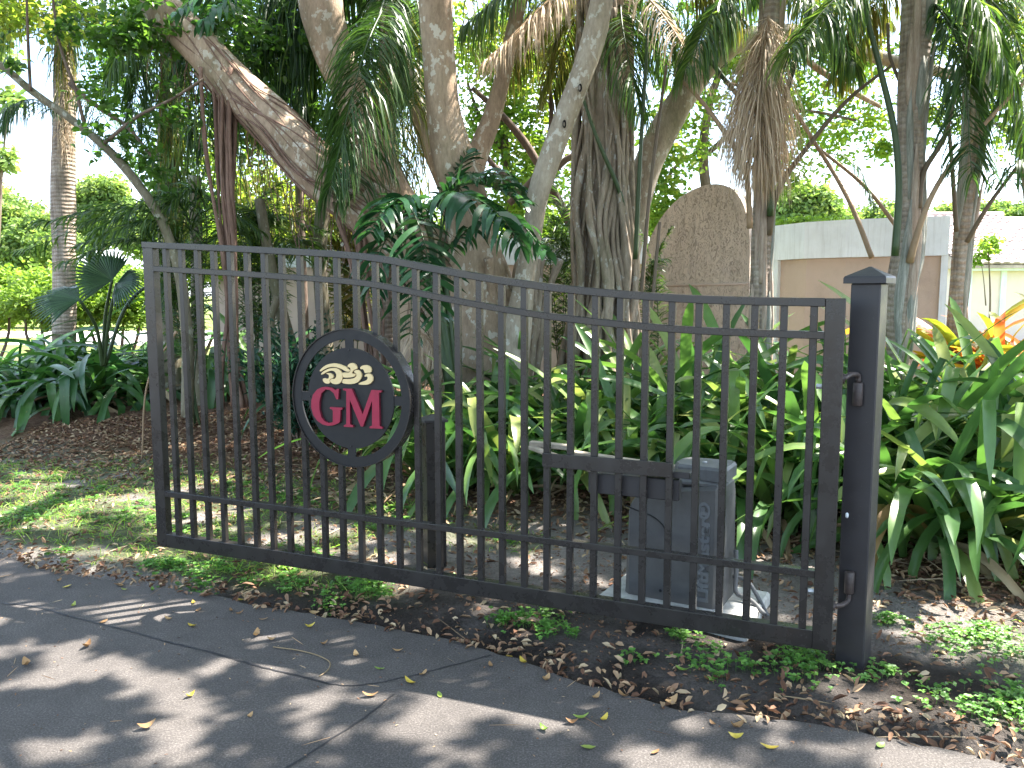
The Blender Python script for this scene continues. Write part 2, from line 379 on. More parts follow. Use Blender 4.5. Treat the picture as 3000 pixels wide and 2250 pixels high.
def straptip(m, c):
    t = m.attr(); n = m.noise(m.pos(), 14, 4)
    a = m.n('Math', {0: t, 1: m.n('Math', {0: n, 1: .24}, operation='MULTIPLY').outputs[0]}, operation='ADD').outputs[0]
    c = m.mix(m.ramp(a, [(1.04, 0.), (1.10, .8)]), c, (.30, .19, .09))
    sp = m.noise(m.pos((1, 1, 1)), 26, 2); c = m.mix(m.ramp(sp, [(.70, 0.), (.76, .6)]), c, (.24, .22, .08))
    return m.mix(m.ramp(t, [(.0, .55), (.25, 0.)]), c, (.17, .19, .06))
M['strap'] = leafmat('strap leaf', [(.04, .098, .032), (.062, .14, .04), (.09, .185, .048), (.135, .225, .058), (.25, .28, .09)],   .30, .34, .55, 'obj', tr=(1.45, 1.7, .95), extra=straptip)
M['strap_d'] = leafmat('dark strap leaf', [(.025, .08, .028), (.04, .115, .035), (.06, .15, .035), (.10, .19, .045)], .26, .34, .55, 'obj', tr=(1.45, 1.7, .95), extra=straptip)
M['strap_o'] = leafmat('orange strap leaf', [(.16, .24, .03), (.38, .33, .04), (.55, .26, .05), (.62, .14, .05), (.42, .36, .05)], .35, .4, .4, 'obj')
M['strap_dead'] = leafmat('dried strap leaf', [(.20, .13, .08), (.34, .25, .15), (.42, .33, .21)], .15, .7, .2, 'obj', tr=(1.1, 1., .9))
M['strap_p'] = leafmat('pink tinged strap leaf', [(.12, .19, .04), (.26, .20, .06), (.32, .17, .09)], .25, .35, .4, 'obj', tr=(1.45, 1.7, .95), extra=straptip)
M['grass'] = leafmat('grass blades', [(.08, .17, .025), (.14, .27, .04), (.22, .36, .06), (.34, .38, .13)], .4, .5, .3)
M['weed'] = leafmat('weed leaves', [(.06, .15, .03), (.10, .23, .045), (.16, .31, .065)], .35, .45, .4)
M['litter'] = leafmat('leaf litter', [(.09, .045, .028), (.17, .09, .055), (.26, .155, .095), (.37, .25, .15), (.46, .36, .23)], .1, .75, .2, tr=(1, 1, .9))
M['straw'] = leafmat('dry straw', [(.16, .11, .07), (.27, .20, .12), (.40, .32, .22)], .1, .75, .2, tr=(1, 1, .9))
M['leaf_yellow'] = leafmat('fallen yellow leaf', [(.50, .36, .05), (.62, .48, .08)], .2, .5, .4, 'obj', tr=(1, 1, .8))
M['leaf_brown'] = leafmat('fallen brown leaf', [(.20, .11, .05), (.34, .21, .10), (.46, .30, .15)], .1, .6, .3, 'obj', tr=(1, 1, .8))
M['leaf_green'] = leafmat('fallen green leaf', [(.10, .20, .03), (.22, .32, .06), (.30, .34, .08)], .2, .45, .4, 'obj', tr=(1, 1, .8))
# asphalt
m = Mat('asphalt'); v = m.pos(); n1 = m.noise(v, .8, 6); n2 = m.noise(v, 120, 4, .8); n3 = m.noise(v, 5, 8, .75)
c = m.ramp(n1, [(.3, (.068, .062, .059)), (.7, (.096, .087, .081))]); c = m.mix(.9, c, m.ramp(n2, [(.3, .45), (.52, 1.), (.66, 2.1)]), 'MULTIPLY')
c = m.mix(.6, c, m.ramp(n3, [(.3, .65), (.7, 1.25)]), 'MULTIPLY')
M['asphalt'] = m.done(m.bsdf(c, .88, .25, m.bump(n2, .6, .004)))
M['seam'] = plain('crack sealant', (.022, .022, .025), .6, .4, .15, 30)
# ground: zone weights are stored in the point attributes soil / mulch / turf
m = Mat('ground'); v = m.pos(); n1 = m.noise(v, 3, 7, .65); n2 = m.noise(v, 60, 5, .7); n3 = m.noise(v, 22, 5, .7)
sand = m.ramp(n1, [(.3, (.20, .18, .165)), (.7, (.33, .30, .275))])
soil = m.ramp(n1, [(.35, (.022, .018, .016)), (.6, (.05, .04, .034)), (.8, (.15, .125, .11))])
mul = m.ramp(n3, [(.3, (.07, .038, .025)), (.5, (.15, .088, .055)), (.7, (.26, .17, .11))])
turf = m.ramp(n3, [(.3, (.05, .07, .025)), (.7, (.11, .14, .045))])
c = m.mix(m.attr('soil'), sand, soil); c = m.mix(m.attr('mulch'), c, mul); c = m.mix(m.attr('turf'), c, turf)
c = m.mix(m.attr('lawn'), c, m.ramp(n1, [(.3, (.13, .19, .05)), (.7, (.22, .27, .08))]))
c = m.mix(.7, c, m.ramp(n2, [(.25, .5), (.7, 1.45)]), 'MULTIPLY')
h = m.n('Math', {0: n2, 1: n3}, operation='ADD').outputs[0]
M['ground'] = m.done(m.bsdf(c, .95, .15, m.bump(h, 1., .035)))

# ------------------------------------------------------------------ ground and road
def axis(lo, hi, st, far):
    a = list(np.arange(lo, hi + 1e-6, st)); s = st
    while a[-1] < far: s *= 1.3; a.append(a[-1] + s)
    s = st
    while a[0] > -far: s *= 1.3; a.insert(0, a[0] - s)
    return np.array(a)
gx = axis(-6, 6, .055, 600); gy = axis(0., 9.5, .055, 600)
X, Y = np.meshgrid(gx, gy); Z = terrain(X, Y)
nx, ny = len(gx), len(gy)
mb = MB(); idx = np.arange(nx * ny).reshape(ny, nx)
mb.add(np.stack([X, Y, Z], -1).reshape(-1, 3), np.stack([idx[:-1, :-1], idx[:-1, 1:], idx[1:, 1:], idx[1:, :-1]], -1).reshape(-1, 4))
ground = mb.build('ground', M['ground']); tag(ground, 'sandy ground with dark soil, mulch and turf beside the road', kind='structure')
U, T = gate_ut(X, Y); E_ = Y - yedge(X)
nn = vnoise(X * .9, Y * .9, 4); nm = vnoise(X * 2.4, Y * 2.4, 5)
def grassy(x, y):
    u, t = gate_ut(x, y); e = y - yedge(x); n = vnoise(x * 1.6, y * 1.6, 6) + .6 * vnoise(x * 3.7, y * 3.7, 8)
    a = sst(1.9, .5, u) * sst(.08, .35, e) * sst(2.9, 1.7, t) * sst(-.55, .2, n + .35 * sst(1.4, -.8, u))
    b = sst(4.35, 4.8, u) * sst(-.6, .0, e - .1) * sst(2.5, 1.2, t) * sst(-.3, .3, n + .25)
    c = sst(2.2, 1.8, u) * sst(.5, 1.2, t) * sst(2.6, 1.6, t) * sst(.0, .5, n) * .8
    return np.maximum(np.maximum(a, b), c)
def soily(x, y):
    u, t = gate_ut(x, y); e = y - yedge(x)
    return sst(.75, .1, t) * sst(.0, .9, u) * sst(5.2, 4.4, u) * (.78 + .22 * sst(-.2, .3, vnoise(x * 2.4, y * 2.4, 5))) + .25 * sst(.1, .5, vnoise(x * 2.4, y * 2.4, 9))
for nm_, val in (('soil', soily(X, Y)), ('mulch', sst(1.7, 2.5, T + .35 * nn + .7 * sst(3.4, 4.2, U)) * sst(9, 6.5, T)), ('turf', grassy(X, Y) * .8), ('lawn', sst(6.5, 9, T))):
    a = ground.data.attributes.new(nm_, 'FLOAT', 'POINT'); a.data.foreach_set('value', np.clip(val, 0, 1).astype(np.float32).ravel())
# road: one sheet following the measured edge, a few centimetres thick at its edge
mb = MB(); xs = np.concatenate([np.linspace(-60, -7, 20), np.linspace(-6.8, 4, 240), np.linspace(4.5, 40, 20)])
ye = yedge(xs) + .018 * vnoise(xs * 9, xs * 0, 3) + .010 * vnoise(xs * 31, xs * 0, 4)
rows = [(0, -.06), (0, -.006), (-.012, 0.), (-.4, 0.)]
V = [np.stack([xs, ye + a, np.full_like(xs, b)], -1) for a, b in rows] + [np.stack([xs, np.minimum(ye - .5, yy), np.zeros_like(xs)], -1) for yy in (1.2, -3., -14.)]
n_ = len(xs); V = np.stack(V, 0); i_ = np.arange(V.shape[0] * n_).reshape(V.shape[0], n_)
mb.add(V.reshape(-1, 3), np.stack([i_[:-1, :-1], i_[1:, :-1], i_[1:, 1:], i_[:-1, 1:]], -1).reshape(-1, 4))
road = mb.build('road', M['asphalt'], smooth=False); tag(road, 'grey asphalt drive with dark seams in dappled shade', kind='structure')
def seam(pts3, w):
    a = np.array([C0 + ray(x / K, y / K) * (-CAMH / ray(x / K, y / K)[2]) for x, y in pts3]); a = smooth_path(a, 60)
    a[:, :2] += np.stack([vnoise(a[:, 0] * 20, a[:, 1] * 20, 1), vnoise(a[:, 0] * 20, a[:, 1] * 20, 2)], -1) * .006
    tg = nrm(np.gradient(a, axis=0)); s = np.stack([-tg[:, 1], tg[:, 0], tg[:, 2] * 0], -1)
    wd = (w * (.7 + .5 * np.abs(vnoise(a[:, 0] * 6, a[:, 1] * 6, 3))))[:, None]; mb = MB(); n = len(a); z = np.array([0, 0, .003])
    v = np.stack([a - s * wd / 2 + z, a + s * wd / 2 + z], 1).reshape(-1, 3)
    k = np.arange(n - 1)[:, None] * 2; mb.add(v, k + np.array([0, 1, 3, 2])); mb.build('seam', M['seam'], road, False)
c7 = lambda x, y: (x / 1.4747, 1500 + y / 1.4747)
seam([c7(0, 395), c7(80, 400), c7(300, 450), c7(550, 515), c7(800, 580), c7(1000, 635), c7(1250, 700), c7(1430, 748)], .012)
seam([c7(1430, 748), c7(1550, 750), c7(1750, 715), c7(1950, 665), c7(2120, 620)], .008)
seam([c7(1700, 790), c7(1560, 900), c7(1420, 990), c7(1300, 1070), c7(1200, 1130)], .009)

# ------------------------------------------------------------------ gate
gate = empty('gate', GO, 'black steel driveway gate with curved top rail and round emblem', 'gate')
def gp(u, z, off=0.): return GO + GU * u + GN * off + np.array([0, 0, z])
UZ = np.array([0, 0, 1.])
TOP = [(415,708),(700,719.5),(1000,735),(1110,746),(1226,770),(1407,802),(1588,829),(1768,847),(2000,864),(2249,871),(2468,874)]
tp = np.array([gplane(*q) for q in TOP]); UL, UR = -.162, 3.7226
def ztop(u): return np.interp(u, tp[:, 0], tp[:, 1])
uu = np.linspace(UL, UR, 60); zz = ztop(uu)
for _ in range(4): zz[1:-1] = (zz[:-2] + zz[1:-1] * 2 + zz[2:]) / 4
def ztop(u): return np.interp(u, uu, zz)
SW, SD = .08, .052
mb = MB(); box(mb, gp(UL + SW / 2, (.12 + ztop(UL) - .036) / 2, SD / 2), SW, SD, ztop(UL) - .036 - .12, GU, GN, UZ, .003); mb.build('stile', M['gate'], gate, False)
mb = MB(); box(mb, gp(UR - SW / 2, (.12 + ztop(UR)) / 2, SD / 2), SW, SD, ztop(UR) - .12, GU, GN, UZ, .003); mb.build('stile', M['gate'], gate, False)
def rail(name, ua, ub, zf, h, d0, d1, parent=gate, mat='gate'):
    mb = MB(); us = np.linspace(ua, ub, 70); v = []
    b = .0025
    for u in us:
        z = zf(u); v += [gp(u, z - b, d0), gp(u, z, d0 + b), gp(u, z, d1 - b), gp(u, z - b, d1), gp(u, z - h + b, d1), gp(u, z - h, d1 - b), gp(u, z - h, d0 + b), gp(u, z - h + b, d0)]
    q = []
    for i in range(len(us) - 1):
        for k in range(8): q.append((i * 8 + k, i * 8 + (k + 1) % 8, i * 8 + 8 + (k + 1) % 8, i * 8 + 8 + k))
    n = len(us) * 8 - 8
    q += [(0, 7, 6, 5), (0, 5, 4, 3), (0, 3, 2, 1)][:0]
    mb.add(v, q, [(0, k + 1, k) for k in range(1, 7)] + [(n, n + k, n + k + 1) for k in range(1, 7)]); return mb.build(name, M[mat], parent, False)
rail('top_rail', UL, UR - SW - .001, ztop, .036, -.002, SD + .002)
rail('upper_rail', UL + SW, UR - SW, lambda u: ztop(u) - .14, .032, .002, .046)
rail('lower_rail', UL + SW, UR - SW, lambda u: .4705, .032, .002, .046)
rail('bottom_rail', UL + SW, UR - SW, lambda u: .204, .084, .0, SD)
EC_U, EC_Z, ER = *gplane(1033, 1166), .372
pm = {}
for i in range(31):
    u = .12 * i; segs = []
    lo, hi = .203, ztop(u) - .034
    du = abs(u - EC_U)
    if du < ER - .012:
        h = math.sqrt((ER - .008) ** 2 - du * du); segs = [(lo, EC_Z - h), (EC_Z + h, hi)]
    else: segs = [(lo, hi)]
    for a, b in segs:
        mb = MB(); box(mb, gp(u, (a + b) / 2, .024), .031, .030, b - a, GU, GN, UZ, .0022); mb.build('picket', M['gate'], gate, False)
# emblem
emb = bpy.data.objects.new('emblem', None); link(emb, gate)
def ring(mb, r0, r1, d0, d1, n=72):
    v = []
    for k in range(n):
        a = 2 * math.pi * k / n
        for r, d in ((r0, d0), (r1, d0), (r1, d1), (r0, d1)): v.append(gp(EC_U + r * math.cos(a), EC_Z + r * math.sin(a), d))
    q = []
    for k in range(n):
        for j in range(4): q.append((k * 4 + j, k * 4 + (j + 1) % 4, ((k + 1) % n) * 4 + (j + 1) % 4, ((k + 1) % n) * 4 + j))
    mb.add(v, q)
class Sub:  # parts of the emblem keep the gate's origin
    pass
def ebuild(mb, name, mat): 
    o = bpy.data.objects.new(name, mb.mesh(name, M[mat], False, GO)); return link(o, emb)
mb = MB(); ring(mb, ER - .004, ER, -.03, .045); ebuild(mb, 'rim', 'gate')
mb = MB(); ring(mb, .316, ER - .0045, -.022, -.012); ebuild(mb, 'ring_plate', 'disc')
mb = MB(); n = 72; v = [gp(EC_U, EC_Z, -.024), gp(EC_U, EC_Z, -.012)]
for k in range(n):
    a = 2 * math.pi * k / n
    v += [gp(EC_U + .27 * math.cos(a), EC_Z + .27 * math.sin(a), d) for d in (-.024, -.012)]
mb.add(v, [(2 + 2 * k, 2 + 2 * ((k + 1) % n), 3 + 2 * ((k + 1) % n), 3 + 2 * k) for k in range(n)], [(0, 2 + 2 * ((k + 1) % n), 2 + 2 * k) for k in range(n)] + [(1, 3 + 2 * k, 3 + 2 * ((k + 1) % n)) for k in range(n)]); ebuild(mb, 'disc', 'disc')
for a in range(4):
    ca, sa = math.cos(a * math.pi / 2), math.sin(a * math.pi / 2)
    mb = MB(); box(mb, gp(EC_U + .293 * ca, EC_Z + .293 * sa, -.017), .052 if ca * ca < .5 else .052, .008, .05, (GU * ca + UZ * sa), GN, (-GU * sa + UZ * ca)); ebuild(mb, 'spoke', 'disc')
for a in (math.pi / 2, -math.pi / 2, math.pi):
    mb = MB(); v0 = gp(EC_U + .258 * math.cos(a), EC_Z + .258 * math.sin(a), -.0245); tube(mb, [v0, v0 - GN * .004], [.005, .004], 8); ebuild(mb, 'screw', 'post')
EMB = lambda x, y: gplane(800 + x / 3.318, 920 + y / 3.318, -.03)
def relief(pts, name, mat, d0=-.024, d1=-.036, matside=None, smoothn=0):
    p2 = np.array([EMB(*q) for q in pts])
    if smoothn:
        for _ in range(smoothn):
            nx_ = np.roll(p2, -1, 0); p2 = np.stack([p2 * .75 + nx_ * .25, p2 * .25 + nx_ * .75], 1).reshape(-1, 2)
    n = len(p2); cen = p2.mean(0)
    tr = tessellate_polygon([[Vector((a, b, 0)) for a, b in p2]])
    v = [gp(a, b, d1) for a, b in p2] + [gp(a, b, d0) for a, b in p2]
    mb = MB(); mb.add(v, [(k, (k + 1) % n, n + (k + 1) % n, n + k) for k in range(n)], [tuple(t) for t in tr])
    o = ebuild(mb, name, mat)
    if matside:
        o.data.materials.append(M[matside])
        o.data.polygons.foreach_set('material_index', np.array([1] * n + [0] * len(tr), np.int32))
    return o
Gp = [(650,727),(643,828),(625,826),(600,768),(560,735),(520,732),(480,768),(460,850),(462,930),(480,1000),(510,1040),(550,1056),(590,1050),(592,945),(585,925),(563,918),(563,902),(685,908),(683,926),(665,932),(660,1045),(640,1062),(590,1080),(540,1084),(490,1070),(440,1035),(402,980),(381,900),(382,840),(400,780),(440,730),(490,708),(540,706),(585,717),(618,737),(632,725)]
Mp = [(690,722),(775,725),(880,972),(965,736),(1064,741),(1063,757),(1038,765),(1045,1085),(1072,1097),(1072,1113),(948,1108),(948,1092),(972,1082),(972,840),(884,1092),(862,1090),(755,830),(758,1070),(787,1080),(788,1098),(698,1094),(698,1078),(722,1068),(722,745),(691,738)]
relief(Gp, 'letter', 'letter', -.0245, -.040, 'letterside'); relief(Mp, 'letter', 'letter', -.0245, -.040, 'letterside')
WV = [[(457,545),(500,505),(545,485),(600,477),(650,486),(700,506),(722,518),(730,535),(748,540),(754,549),(740,562),(718,560),(690,545),(650,525),(610,514),(560,514),(510,530),(470,558),(460,558)],
 [(468,580),(500,550),(550,528),(600,522),(645,535),(668,560),(677,600),(674,640),(660,668),(630,682),(590,680),(563,664),(556,640),(575,628),(595,632),(610,625),(620,600),(615,575),(600,555),(570,548),(530,560),(490,585),(472,590)],
 [(485,640),(490,625),(510,622),(530,632),(545,622),(548,600),(540,585),(515,578),(540,570),(575,580),(591,600),(588,622),(568,626),(551,640),(558,666),(545,678),(515,675),(495,660)],
 [(725,510),(735,490),(760,475),(785,477),(805,490),(820,515),(822,533),(795,538),(775,558),(768,575),(782,582),(798,577),(806,590),(798,604),(770,615),(720,618),(682,616),(678,590),(672,570),(700,568),(735,570),(750,562),(757,545),(755,525),(740,516)],
 [(682,630),(740,632),(790,624),(813,606),(816,585),(803,570),(787,564),(797,548),(820,540),(845,550),(862,575),(866,605),(850,640),(820,668),(770,681),(710,679),(672,668),(680,650)],
 [(848,520),(870,500),(905,494),(940,505),(958,530),(958,563),(945,570),(920,568),(897,576),(890,558),(883,540),(868,532),(855,538)],
 [(891,600),(905,582),(935,575),(962,590),(976,625),(968,655),(940,683),(890,689),(826,683),(850,665),(880,655),(910,645),(925,625),(920,608),(905,603),(898,612)]]
for w in WV: relief(w, 'wave', 'cream', -.0245, -.034, None, 2)
# operator plate, bracket and hinge bolts on the gate
mb = MB(); box(mb, gp(2.70, .862, -.003), .63, .010, .068, GU, GN, UZ, .002); mb.build('operator_plate', M['gate'], gate, False)
mb = MB(); box(mb, gp(2.82, .755, .085), .44, .06, .10, GU, GN, UZ, .004); box(mb, gp(2.98, .83, .085), .22, .07, .03, GU, GN, UZ, .003); mb.build('bracket', M['post'], gate, False)
for zb_ in (1.27, .37):
    mb = MB(); c0_ = gp(UR - SW + .005, zb_, .03); tube(mb, [c0_ - GU * .03, c0_], .012, 6); mb.build('bolt', M['steel'], gate, False)

# ------------------------------------------------------------------ hinge post
r_ = ray(2524 / K, 1964 / K); pb = C0 + r_ * (-CAMH / r_[2])       # front right corner on the ground
PY = -.66; PU = np.array([math.cos(PY), math.sin(PY), 0]); PN = np.array([-math.sin(PY), math.cos(PY), 0]); PW = .122
pc = pb - PU * (PW / 2) + PN * (PW / 2) + PU * .006; pc[2] = 0
post = empty('gate_post', pc, 'tall dark square hinge post with pyramid cap at the right end of the gate', 'gate post')
PH = 1.705
mb = MB(); box(mb, pc + UZ * (PH / 2 - .06), PW, PW, PH + .12, PU, PN, UZ, .005); mb.build('shaft', M['post'], post, False)
def capmesh(c, U_, N_, w, z, h1, h2, mat, parent):
    mb = MB(); v = []
    prof = [(w * .5, 0), (w * .5, h1 * .75), (w * .48, h1), (w * .40, h1 + h2 * .18), (0.004, h1 + h2)]
    for r, zz_ in prof:
        for a, b in ((-1, -1), (1, -1), (1, 1), (-1, 1)): v.append(c + U_ * a * r + N_ * b * r + UZ * (z + zz_))
    q = [(i * 4 + k, i * 4 + (k + 1) % 4, i * 4 + 4 + (k + 1) % 4, i * 4 + 4 + k) for i in range(len(prof) - 1) for k in range(4)] + [(3, 2, 1, 0), (16, 17, 18, 19)]
    mb.add(v, q); return mb.build('cap', mat, parent, False)
capmesh(pc, PU, PN, PW + .05, PH, .030, .042, M['post'], post)
for zh, sg in ((1.232, 1), (.395, -1)):
    hc = pc - PN * (PW / 2 + .02) - PU * .008 + UZ * zh
    mb = MB(); tube(mb, [hc - UZ * .05, hc - UZ * .046, hc + UZ * .046, hc + UZ * .05], [.018, .021, .021, .018], 14)
    h = mb.build('hinge', M['hinge'], post)
    mb = MB(); e0 = hc + UZ * sg * .05; e1 = gp(UR + .002, zh + sg * .075, .026)
    tube(mb, smooth_path([e0, e0 + UZ * sg * .025, e1 * .45 + e0 * .55 + UZ * sg * .028, e1], 14), .011, 10)
    o = bpy.data.objects.new('hinge_arm', mb.mesh('hinge_arm', M['hinge'], True, pc)); link(o, h)
    mb = MB(); tube(mb, [e1 - GU * .002, e1 + GU * .006], .022, 12); o = bpy.data.objects.new('washer', mb.mesh('washer', M['hinge'], False, pc)); link(o, h)
mb = MB(); c_ = pc - PN * (PW / 2 + .001) - PU * .035 + UZ * .69; tube(mb, [c_ - UZ * .012, c_ - UZ * .006, c_ + UZ * .006, c_ + UZ * .012], [.003, .007, .007, .003], 8); mb.build('paint_chip', M['white'], post)

# ------------------------------------------------------------------ short stop post
sp = P(940, 1236, 4.9); sp[2] = 0
s_ = empty('stop_post', sp, 'short black square post with pyramid cap standing behind the gate beside the emblem', 'post')
SY = .35; SU = np.array([math.cos(SY), math.sin(SY), 0]); SN = np.array([-math.sin(SY), math.cos(SY), 0])
mb = MB(); box(mb, sp + UZ * .42, .118, .118, .96, SU, SN, UZ, .004); mb.build('shaft', M['gate'], s_, False)
capmesh(sp, SU, SN, .145, .90, .016, .028, M['post'], s_)

# ------------------------------------------------------------------ gate operator on its concrete pad
oa = np.array([.588, 4.20, 0]); ob = np.array([1.03, 3.95, 0]); OUv = nrm(ob - oa); ON = np.array([-OUv[1], OUv[0], 0]); OL = np.linalg.norm(ob - oa); OD = .31
pad = MB(); box(pad, (oa + ob) / 2 + ON * (OD / 2 - .01) + OUv * .03 + UZ * .005, OL + .28, OD + .20, .16, OUv, ON, UZ, .012)
pd = pad.build('concrete_pad', M['concrete'], None, False, org=(oa + ob) / 2); tag(pd, 'pale concrete slab under the grey gate operator', 'slab')
PZ = .085
opr = empty('gate_operator', (oa + ob) / 2 + UZ * PZ, 'charcoal plastic gate operator box on a concrete slab behind the gate', 'gate operator')
def oq(a, b, z): return oa + OUv * a + ON * b + UZ * (PZ + z)
# body: profile along its length (sloping left shoulder), rounded in plan
mb = MB(); prof = [(.0, 0), (.015, .44), (.035, .50), (.07, .545), (.13, .575), (OL - .03, .625), (OL - .008, .61), (OL, .55), (OL + .005, 0)]
cs = [(.0, 0.03), (.03, 0), (OD - .03, 0), (OD, .03)]
n = len(prof); v = []
for b, ins in cs:
    for a, z in prof:
        aa = min(max(a, ins + a * 0), OL - ins) if ins else a
        v.append(oq(aa, b, z - (ins * .5 if z > .3 else 0)))
q = [(i * n + k, i * n + k + 1, (i + 1) * n + k + 1, (i + 1) * n + k) for i in range(3) for k in range(n - 1)]
t = [(0, k + 1, k) for k in range(1, n - 1)] + [(3 * n, 3 * n + k, 3 * n + k + 1) for k in range(1, n - 1)]
mb.add(v, q, t); body = mb.build('housing', M['plastic'], opr, False)
mb = MB(); box(mb, oq(.19, OD / 2 - .01, .60), .22, .22, .05, OUv, ON, UZ, .012); box(mb, oq(OL - .14, OD / 2, .625), .24, .25, .035, OUv, ON, UZ, .012); mb.build('top_step', M['plastic2'], opr, False)
mb = MB(); v = []
lp = [(OL - .27, .10), (OL - .24, .05), (OL - .02, .03), (OL + .01, .05), (OL + .01, .25), (OL - .02, .28), (OL - .24, .26), (OL - .27, .21)]
for zz_, k in ((.645, 1), (.70, 1), (.715, .93)):
    cc = np.mean(lp, 0)
    for a, b in lp: v.append(oq(cc[0] + (a - cc[0]) * k, cc[1] + (b - cc[1]) * k, zz_))
mb.add(v, [(i * 8 + k, i * 8 + (k + 1) % 8, i * 8 + 8 + (k + 1) % 8, i * 8 + 8 + k) for i in range(2) for k in range(8)] + [(16, 17, 18, 19), (16, 19, 20, 23), (20, 21, 22, 23)]); mb.build('lid', M['plastic2'], opr, False)
mb = MB(); tube(mb, [oq(OL - .13, .15, .714), oq(OL - .13, .15, .72)], .012, 10); mb.build('lid_bolt', M['steel'], opr)
# groove outline on the front and screw hole
mb = MB(); arc = [(.005, .475), (.08, .455), (.16, .435), (.205, .405), (.232, .36), (.24, .30), (.24, .15), (.24, .01)]
tube(mb, smooth_path([oq(a, -.001, z) for a, z in arc], 40), .0035, 6); mb.build('groove', M['groove'], opr)
mb = MB(); tube(mb, [oq(.205, .002, .05), oq(.205, -.003, .05)], .008, 10); mb.build('screw', M['groove'], opr)
fc = bpy.data.curves.new('lettering', 'FONT'); fc.body = 'LiftMaster\u00ae'; fc.size = .094; fc.extrude = .003; fc.offset = .0032; fc.bevel_depth = .0012
fo = bpy.data.objects.new('tmp', fc); col.objects.link(fo); bpy.context.view_layer.update()
me = bpy.data.meshes.new_from_object(fo.evaluated_get(bpy.context.evaluated_depsgraph_get())); bpy.data.objects.remove(fo)
me.materials.clear(); me.materials.append(M['emboss']); lo = bpy.data.objects.new('lettering', me); link(lo, opr)
w_ = max(v.co.x for v in me.vertices)
B = Matrix(((-0, 0, 0),) * 3).to_4x4()
ex, ey, ez = Vector(UZ), Vector(-OUv), Vector(-ON)
L0 = Vector(oq(.452, -.0025, .03)) - Vector(opr.location)
sc_ = .515 / w_
lo.matrix_local = Matrix(((ex.x * sc_, ey.x * .80, ez.x, L0.x), (ex.y * sc_, ey.y * .80, ez.y, L0.y), (ex.z * sc_, ey.z * .80, ez.z, L0.z), (0, 0, 0, 1)))
# swing arm of the operator
a0 = oq(OL - .22, .14, .665); a1 = P(1145, 958, 4.55); a1b = P(1235, 980, 4.45)
mb = MB(); 
def beam(mb, p, q_, w, h): 
    d = nrm(q_ - p); s = nrm(np.cross(d, UZ)); box(mb, (p + q_) / 2, np.linalg.norm(q_ - p), w, h, d, s, np.cross(s, d), .004)
beam(mb, a0, a1b, .05, .036); mb.build('swing_arm', M['armtan'], opr, False)
mb = MB(); beam(mb, a1b + UZ * .03 + ON * .02, a1, .045, .03); mb.build('fore_arm', M['armtan'], opr, False)
mb = MB(); beam(mb, a1 - UZ * .02, gp(2.62, .80, .12), .045, .02); mb.build('link_arm', M['armtan'], opr, False)
mb = MB(); e = a1b + UZ * .0; tube(mb, [e - UZ * .03, e + UZ * .06], .014, 10); mb.build('pivot_bolt', M['hinge'], opr)
mb = MB(); tube(mb, smooth_path([oq(OL + .03, .20, .26), oq(OL + .035, .2, .12), oq(OL + .04, .19, .04), oq(OL + .12, .17, .02), oq(OL + .20, .12, -.02)], 20), .012, 10); tube(mb, smooth_path([oq(OL + .0, .26, .10), oq(OL + .08, .25, .09), oq(OL + .14, .22, .03), oq(OL + .2, .2, -.06)], 16), .011, 10)
mb.build('conduit', M['conduit'], opr)

# ------------------------------------------------------------------ walls and house
def wplane(A, B):
    d = nrm((B - A) * np.array([1, 1, 0])); n = np.array([-d[1], d[0], 0]); n = n if n[1] > 0 else -n
    def f(px, py):
        r = ray(px, py); k = np.dot(A - C0, n) / np.dot(r, n); p = C0 + r * k; return np.dot(p - A, d), p[2]
    return d, n, f
A_ = P(1392, 760, 10.6); B_ = P(1619, 760, 9.9); A_[2] = B_[2] = 0
wd, wn_, wf = wplane(A_, B_)
arch = empty('arched_wall', A_, 'tall tan stucco wall with rounded arch top behind the strangler trunk', 'wall')
out = [wf(*q) for q in [(1391,600),(1394,555),(1402,518),(1418,485),(1440,452),(1470,424),(1505,404),(1545,394),(1578,400),(1600,424),(1612,455),(1619,495),(1620,540),(1620,700)]]
out = np.array(out); out[0, 0] = out[1, 0] = out[:2, 0].mean(); W0, W1 = out[0, 0], out[-1, 0]
top = smooth_path(np.array([[a, b, 0] for a, b in out[1:-1]]), 80)[:, :2]
for _ in range(40): top[1:-1] = (top[:-2] + 2 * top[1:-1] + top[2:]) / 4
pts = [(W0, -.1)] + [tuple(q) for q in top] + [(W1, -.1)]
n = len(pts); TH = .42
v = [A_ + wd * a + UZ * b for a, b in pts] + [A_ + wd * a + wn_ * TH + UZ * b for a, b in pts]
tr = tessellate_polygon([[Vector((a, b, 0)) for a, b in pts]])
mb = MB(); mb.add(v, [(k, n + k, n + (k + 1) % n, (k + 1) % n) for k in range(n)], [tuple(t) for t in tr] + [tuple(n + i for i in t[::-1]) for t in tr]); mb.build('panel', M['stucco'], arch, False)
l0, l1 = wf(1404, 618), wf(1616, 613)
mb = MB(); tube(mb, [A_ + wd * l0[0] + UZ * l0[1] - wn_ * .004, A_ + wd * l1[0] + UZ * l1[1] - wn_ * .004], .016, 8, .1); mb.build('ledge_trim', M['stuccosmooth'], arch)

